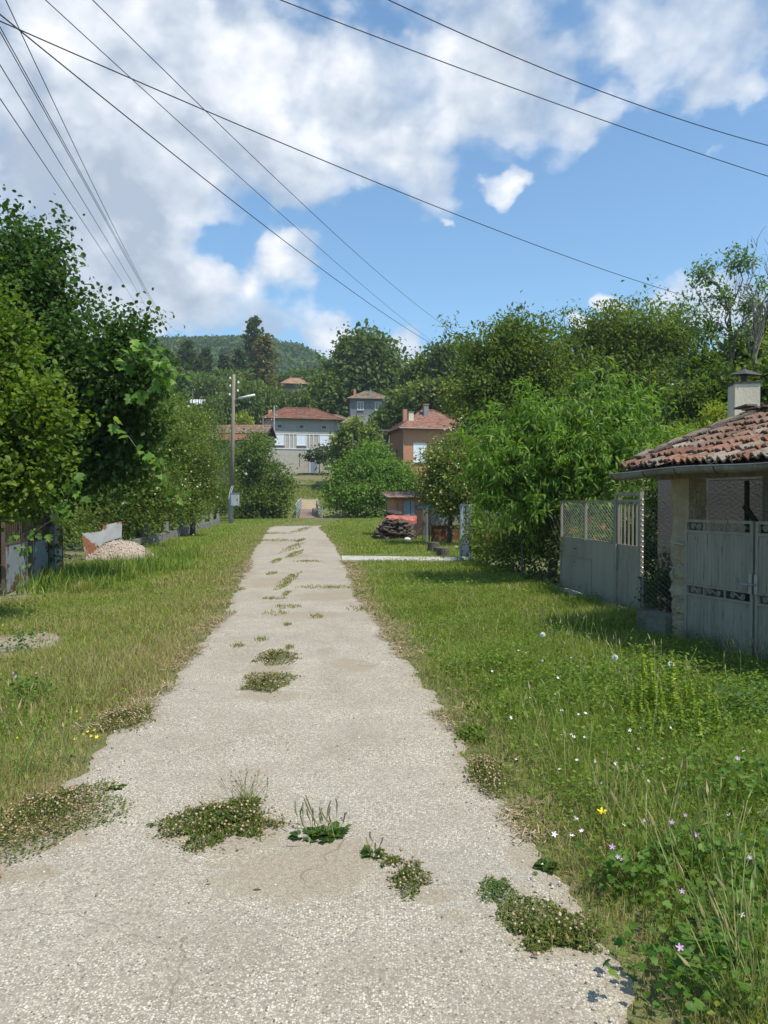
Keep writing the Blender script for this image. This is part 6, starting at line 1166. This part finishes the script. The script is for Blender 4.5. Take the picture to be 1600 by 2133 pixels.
def build_weeds():
    clover_mat('clover_patch', 'largest clover patch on the road with orange brown dry flower heads', 462, 1732, 128, 54, 5600, 230, tall=.042)
    plantain('narrow leaved plantain tuft on the back of the largest clover patch', 515, 1682, .10, 60, 34, .17, True, .38)
    plantain('broad leaved plantain right of the largest clover patch with many thin flower spikes', 665, 1748, .115, 84, 20, .18)
    plantain('smaller broad leaved plantain with five dark spikes at the end of the bare sandy hollow', 778, 1790, .075, 28, 6, .12)
    clover_mat('knotweed_patch', 'trailing green weed tail curving right of the smaller plantain', 850, 1842, 42, 36, 900, 40, tall=.025, leaf=.013)
    clover_mat('knotweed_patch', 'short green weed strip touching the smaller plantain', 815, 1805, 30, 16, 380, 8, tall=.02, leaf=.012)
    clover_mat('knotweed_patch', 'round silvery green weed mat alone near the right edge of the road', 1037, 1866, 40, 32, 900, 0, tall=.02, leaf=.013, green='locust')
    clover_mat('clover_patch', 'wide weed mat creeping from the right verge onto the nearest stretch of road', 1150, 1962, 98, 56, 3000, 60, tall=.042, green='plum')
    clover_mat('clover_patch', 'brown clover patch bulging onto the road from the left verge', 105, 1705, 105, 58, 3800, 300, tall=.042, green='plum')
    clover_mat('clover_patch', 'browned patch of clover in the middle of the road, the farther of the two', 572, 1376, 40, 13, 1300, 130, hs=.018, leaf=.022, green='pear', tall=.06)
    clover_mat('clover_patch', 'half green half brown clover patch in the middle of the road, nearer of two', 553, 1430, 47, 18, 1900, 130, hs=.017, leaf=.02, green='pear', tall=.06)
    clover_mat('clover_patch', 'dry brown clover along the left road edge beside the yellow flowers', 255, 1505, 55, 20, 1500, 200, tall=.05, green='pear')
    clover_mat('clover_patch', 'rust coloured clover at the right road edge below the first bend', 1010, 1625, 40, 40, 1300, 190, tall=.05, green='pear')
    plantain('grey green plantain at the left road edge', 298, 1486, .11, 34, 12, .12, True)
    plantain('small weed tuft alone on the left half of the road', 244, 1648, .055, 26, 0, .1)
    plantain('tiny weed seedling on the sandy hollow', 430, 1850, .03, 12, 0, .05)
    plantain('low green weed rosette at the right road edge by the dry straw', 1142, 1812, .07, 30, 0, .1)
    clover_mat('weed_strip', 'mallow tuft at the right road edge before the bend', 985, 1535, 26, 14, 500, 0, green='acacia', leaf=.03, tall=.08)
    # grass growing out of the worn joints of the road
    rng = np.random.default_rng(210); J = [(600, 1267, 36, 4), (578, 1281, 30, 5), (662, 1288, 14, 4), (602, 1210, 16, 17), (592, 1222, 12, 10), (655, 1226, 55, 3), (607, 1142, 13, 12), (612, 1156, 12, 9), (575, 1170, 9, 5), (640, 1171, 26, 2), (497, 1350, 12, 3), (604, 1354, 9, 3), (545, 1337, 13, 4), (480, 1281, 12, 5), (750, 1272, 26, 6), (625, 1105, 11, 8), (560, 1112, 40, 2), (575, 1127, 45, 2.5), (570, 1250, 25, 2), (710, 1226, 34, 3), (742, 1240, 8, 6), (625, 1127, 6, 3), (566, 1197, 9, 3), (597, 1240, 8, 6), (600, 1305, 8, 3)]
    for i, q in enumerate(J):
        e = ell(*q); n = int(min(420, 90 + 1300 * e[2] * e[3])); a = rng.uniform(0, 6.283, n); rad = np.sqrt(rng.uniform(size=n)); k = 1 + .3 * wnoise(np.stack([np.cos(a) * 2 + i, np.sin(a) * 2, a * 0], 1)); X = e[0] + e[2] * rad * k * np.cos(a); Y = e[1] + e[3] * rad * k * np.sin(a)
        m = MB(); C = np.array([GP['green'], GP['lime'], GP['olive'], GP['straw'], GP['brown']])[rng.choice(5, n, p=[.22, .12, .26, .22, .18])] * rng.uniform(.6, 1.05, (n, 1)); blades(m, rng, X, Y, X * 0 + .012, rng.uniform(.02, .065, n), .0011 * Y * rng.uniform(.5, 1.2, n), C, .6)
        o = m.build('grass_tuft', GRASS, org=(e[0], e[1], .012)); tag(o, 'small strip of grass growing in a worn joint of the road', 'grass tuft', 'grass tufts in the road joints')
    # tall grass clumps at the left fence
    for i, (px, py, s, lab) in enumerate(((190, 1215, .55, 'tall bright grass clump in front of the concrete post'), (270, 1195, .5, 'tall bright grass clump right below the gravel heap'), (370, 1165, .5, 'tall lush grass clump right of the gravel heap'), (120, 1235, .45, 'long bladed grass clump by the bare dirt under the left fence'), (330, 1190, .42, 'mid height grass clump between gravel heap and road'), (600, 0, 0, ''))[:5]):
        c = gr(px, py); n = 520; m = MB(); q = rng.normal(size=(n, 2)) * np.array((.42, .32)); blades(m, rng, c[0] + q[:, 0], c[1] + q[:, 1], q[:, 0] * 0, s * rng.uniform(.4, 1.15, n), rng.uniform(.008, .018, n), np.array([GP['lush'], GP['green'], GP['lime'], (.05, .12, .03)])[rng.integers(0, 4, n)] * rng.uniform(.8, 1.2, (n, 1)), .5); o = m.build('grass_clump', GRASS, org=tuple(c)); tag(o, lab, 'grass clump', 'tall grass clumps by the left fence')
    # yellow green weed spikes by the shed gate
    proto = []
    for v in range(3):
        m = MB(); H_ = .5; P = bend(rng, (0, 0, 0), (rng.normal() * .03, rng.normal() * .03, H_), 6, .02); o = thing('weed_spike', 'upright yellow green weed spike standing in the grass before the ribbed gate', 'weed', (0, 0, 0), 0, 'weed spikes before the gate'); st = MB().tube(P, [.004, .004, .0035, .003, .002, .001], 4, (.16, .2, .05)); st.build('stem', FLOWER, o)
        n = 210; t = rng.uniform(.22, 1, n); c = np.stack([np.interp(t, np.linspace(0, 1, 6), P[:, k]) for k in range(3)], 1); a = rng.uniform(0, 6.28, n); ax = np.stack([np.cos(a), np.sin(a), a * 0 + .35], 1); m.inst(OVAL, c, ax, np.stack([a * 0, a * 0, a * 0 + 1], 1) + rng.normal(size=(n, 3)) * .4, (.055 * (1.15 - t)) * rng.uniform(.6, 1.3, n) + .008, palcol(rng, 'yellow', n) * rng.uniform(1.3, 1.9, (n, 1))); m.build('leaves', LEAF, o); proto.append(o)
    spots = [(1342, 1478), (1352, 1490), (1402, 1500), (1372, 1515), (1330, 1500), (1385, 1530), (1440, 1520), (1470, 1530), (1485, 1505), (1350, 1545), (1415, 1545), (1455, 1560), (1310, 1530), (1490, 1545), (1360, 1500), (1430, 1490), (1470, 1500), (1395, 1490)]
    for i, (px, py) in enumerate(spots):
        g = gr(px, py + 12); sc = (1.05 if i < 3 else rng.uniform(.55, .8)); z = float(rng.uniform(0, 6.28))
        if i < 3: proto[i].location = tuple(g); proto[i].scale = (sc,) * 3
        else: dup(proto[i % 3], g, z, sc)
    # mallows with pink flowers
    for px, py, s, lab, nf in ((1550, 1690, .30, 'mallow plant with lilac flowers at the right edge below the gate', 5), (1420, 1800, .22, 'mallow plant with lilac flowers in the middle of the right verge', 4), (1575, 1860, .26, 'leafy mallow plant cut by the right edge of the photo', 2), (1310, 1835, .17, 'mallow plant whose pink flower opens widest, nearest to the road', 3), (1500, 1960, .24, 'broad leaved mallow plant in the near right corner without open flowers', 1), (60, 1440, .22, 'mallow plant with lilac flowers left of the lane beyond the bare patch', 4), (45, 1335, .25, 'mallow plant with pale flowers by the upper bare dirt patch', 4), (1545, 1490, .32, 'large grey green weed clump right of the yellow green spikes', 0), (1450, 2070, .2, 'broad leaved weed clump at the bottom right of the verge', 1)):
        c = gr(px, py + 25); o = thing('mallow_plant', lab, 'plant', c, 0, 'mallows and broad leaved weeds', world=True); n = int(240 * s / .25); m = MB(); p = c + rng.normal(size=(n, 3)) * np.array((s * .5, s * .4, 0)) + np.stack([np.zeros(n), np.zeros(n), rng.uniform(.04, s, n)], 1); m.inst(LOBED, p, rng.normal(size=(n, 3)) * np.array((1, 1, .4)), rng.normal(size=(n, 3)) * .4 + np.array((0, -.15, 1)), rng.uniform(.018, .044, n), palcol(rng, 'acacia' if nf else 'locust', n) * rng.uniform(.8, 1.15, (n, 1))); m.build('leaves', LEAF, o)
        for k in range(nf):
            f = MB(); p = c + np.array((rng.normal() * s * .45, rng.normal() * s * .3 - .05, s * rng.uniform(.8, 1.25))); f.inst(STAR, p[None], np.array([(1, rng.normal() * .3, .2)]), np.array([(rng.normal() * .3, -.6, .8)]), rng.uniform(.009, .0145), (.46, .29, .46)); f.tube([c + (p - c) * .3 + np.array((0, 0, -.03)), p], .0012, 3, (.1, .16, .04)); f.build('flower', FLOWER, o)
    # dandelion clocks, bindweed flowers, yellow flowers
    for px, py, lab in ((1131, 1322, 'white dandelion clock nearest the concrete strip of the small gate'), (1281, 1369, 'white dandelion clock in front of the rough pillar'), (1398, 1384, 'white dandelion clock among the yellow green weed spikes')):
        top = at(px, py, gr(px, py + 60)[1]); g = np.array((top[0], top[1], 0)); o = thing('dandelion_clock', lab, 'flower', g, 0, 'dandelion clocks', world=True); MB().tube([g, top], .002, 4, (.16, .2, .07)).build('stem', FLOWER, o); m = MB(); d = rdir(rng, 150); m.inst(T_([(0, -.04, 0), (0, .04, 0), (1, .16, 0), (1, -.16, 0)], (0, 3, 2, 1)), np.tile(top, (150, 1)), d, rdir(rng, 150), .026, (.86, .85, .80)); m.build('seed_head', FLOWER, o)
    m = MB(); m.inst(STAR, np.zeros((1, 3)), np.array([(1, 0, .1)]), np.array([(.1, -.5, 1)]), .0125, (.80, .78, .76)); m.tube([(0, 0, 0), (0, 0, -.05)], .0015, 3, (.1, .16, .04)); pr = m.build('bindweed_flower', FLOWER); tag(pr, 'small white bindweed flower in the right verge', 'flower', 'white bindweed flowers')
    fl = [(1170, 1480), (1158, 1445), (1162, 1412), (1302, 1498), (1205, 1488), (1218, 1535), (1195, 1535), (1170, 1531), (1312, 1521), (1338, 1515), (1397, 1516), (1415, 1631), (1428, 1636), (1505, 1622), (1480, 1632), (1340, 1593), (1282, 1590), (1202, 1583), (1166, 1602), (1075, 1582), (1064, 1495), (1026, 1481), (1102, 1453), (1220, 1486), (1190, 1530), (1252, 1631), (1350, 1627), (1405, 1607), (1212, 1731), (1200, 1705), (1192, 1741), (1155, 1738), (1580, 1594), (1550, 1565), (1461, 1530), (1545, 1905), (1535, 1875), (1095, 1360), (1080, 1355), (1130, 1376), (1190, 1370), (1025, 1398), (1240, 1585), (1330, 1560), (1380, 1580), (1440, 1600), (1520, 1700), (1465, 1755), (1335, 1780), (1300, 1720)]
    for i, (px, py) in enumerate(fl):
        ob = pr if i == 0 else pr.copy()
        if i: COL.objects.link(ob)
        Y = gr(px, py + 45)[1]; ob.location = tuple(at(px, py, Y)); ob.rotation_euler = (rng.normal() * .3, rng.normal() * .3, rng.uniform(-1, 1)); k = rng.uniform(.7, 1.3); ob.scale = (k, k, k)
    m = MB(); m.inst(STAR, np.zeros((2, 3)), np.array([(1, 0, .1), (.3, 1, .1)]), np.array([(.1, -.5, 1), (0, -.4, 1)]), .024, (.85, .60, .01)); m.tube([(0, 0, 0), (0, .02, -.18)], .002, 3, (.1, .16, .04)); ob = m.build('yellow_flower', FLOWER); ob.location = tuple(at(1254, 1691, gr(1254, 1750)[1])); tag(ob, 'single bright yellow hawkbit flower near the right road edge', 'flower')
    m = MB(); m.inst(STAR, np.zeros((1, 3)), np.array([(1, 0, .1)]), np.array([(.1, -.5, 1)]), .011, (.80, .62, .02)); m.tube([(0, 0, 0), (0, 0, -.05)], .0012, 3, (.1, .16, .04)); pr = m.build('trefoil_flower', FLOWER); tag(pr, 'tiny yellow trefoil flower at the left verge', 'flower', 'yellow trefoil flowers')
    for i, (px, py) in enumerate([(175, 1529), (183, 1524), (190, 1533), (197, 1521), (202, 1535), (157, 1540), (36, 1537), (160, 1482), (150, 1478), (168, 1495), (125, 1348), (40, 1438), (70, 1424), (88, 1390), (6, 1302), (25, 1298)]):
        ob = pr if i == 0 else pr.copy()
        if i: COL.objects.link(ob)
        ob.location = tuple(at(px, py, gr(px, py + 18)[1])); ob.rotation_euler = (rng.normal() * .3, rng.normal() * .3, rng.uniform(-1, 1)); k = rng.uniform(.8, 1.5); ob.scale = (k, k, k)
    # loose stones and a feather like twig on the road
    m = MB(); n = 900; Y = 2.0 + 7 * rng.uniform(size=n) ** 1.6; t = rng.uniform(size=n); t = np.where(rng.uniform(size=n) < .5, t, np.where(t < .5, t * .2, 1 - (1 - t) * .2)); X = XL(Y) * (1 - t) + XR(Y) * t; k = np.abs(X) < .56 * Y + .2; X, Y = X[k], Y[k]; n = len(X); m.inst(BALL, np.stack([X, Y, np.full(n, .024)], 1), rdir(rng, n) * np.array((1, 1, .3)), np.tile((0, 0, 1.), (n, 1)) + rng.normal(size=(n, 3)) * .3, rng.uniform(.002, .008, n), np.array([(.5, .46, .4), (.3, .26, .21), (.12, .11, .10), (.42, .36, .29), (.6, .56, .5)])[rng.integers(0, 5, n)]); o = m.build('grit', FLOWER); tag(o, 'loose grit scattered on the worn road', 'grit', None, 'stuff')
    m = MB(); c = gr(525, 1867) + (0, 0, .026); m.inst(LANCE, c[None], np.array([(1, .25, .1)]), np.array([(0, 0, 1.)]), .045, (.07, .065, .065)); o = m.build('fallen_leaf', FLOWER, org=tuple(c)); tag(o, 'single dark dry leaf lying on the sandy hollow', 'leaf')
build_weeds()
# ------------------------------------------------------------------ air
def build_haze():
    m = bpy.data.materials.new('haze_air'); m.use_nodes = True; nt = m.node_tree; N = nt.nodes; N.clear(); o = N.new('ShaderNodeOutputMaterial'); v = N.new('ShaderNodeVolumePrincipled')
    v.inputs['Color'].default_value = (.80, .88, 1.0, 1); v.inputs['Density'].default_value = .0003; v.inputs['Anisotropy'].default_value = .2; nt.links.new(v.outputs[0], o.inputs['Volume'])
    b = MB().box(-1150, 1150, -60, 1450, -4, 170).build('haze', m); b['kind'] = 'stuff'
build_haze()
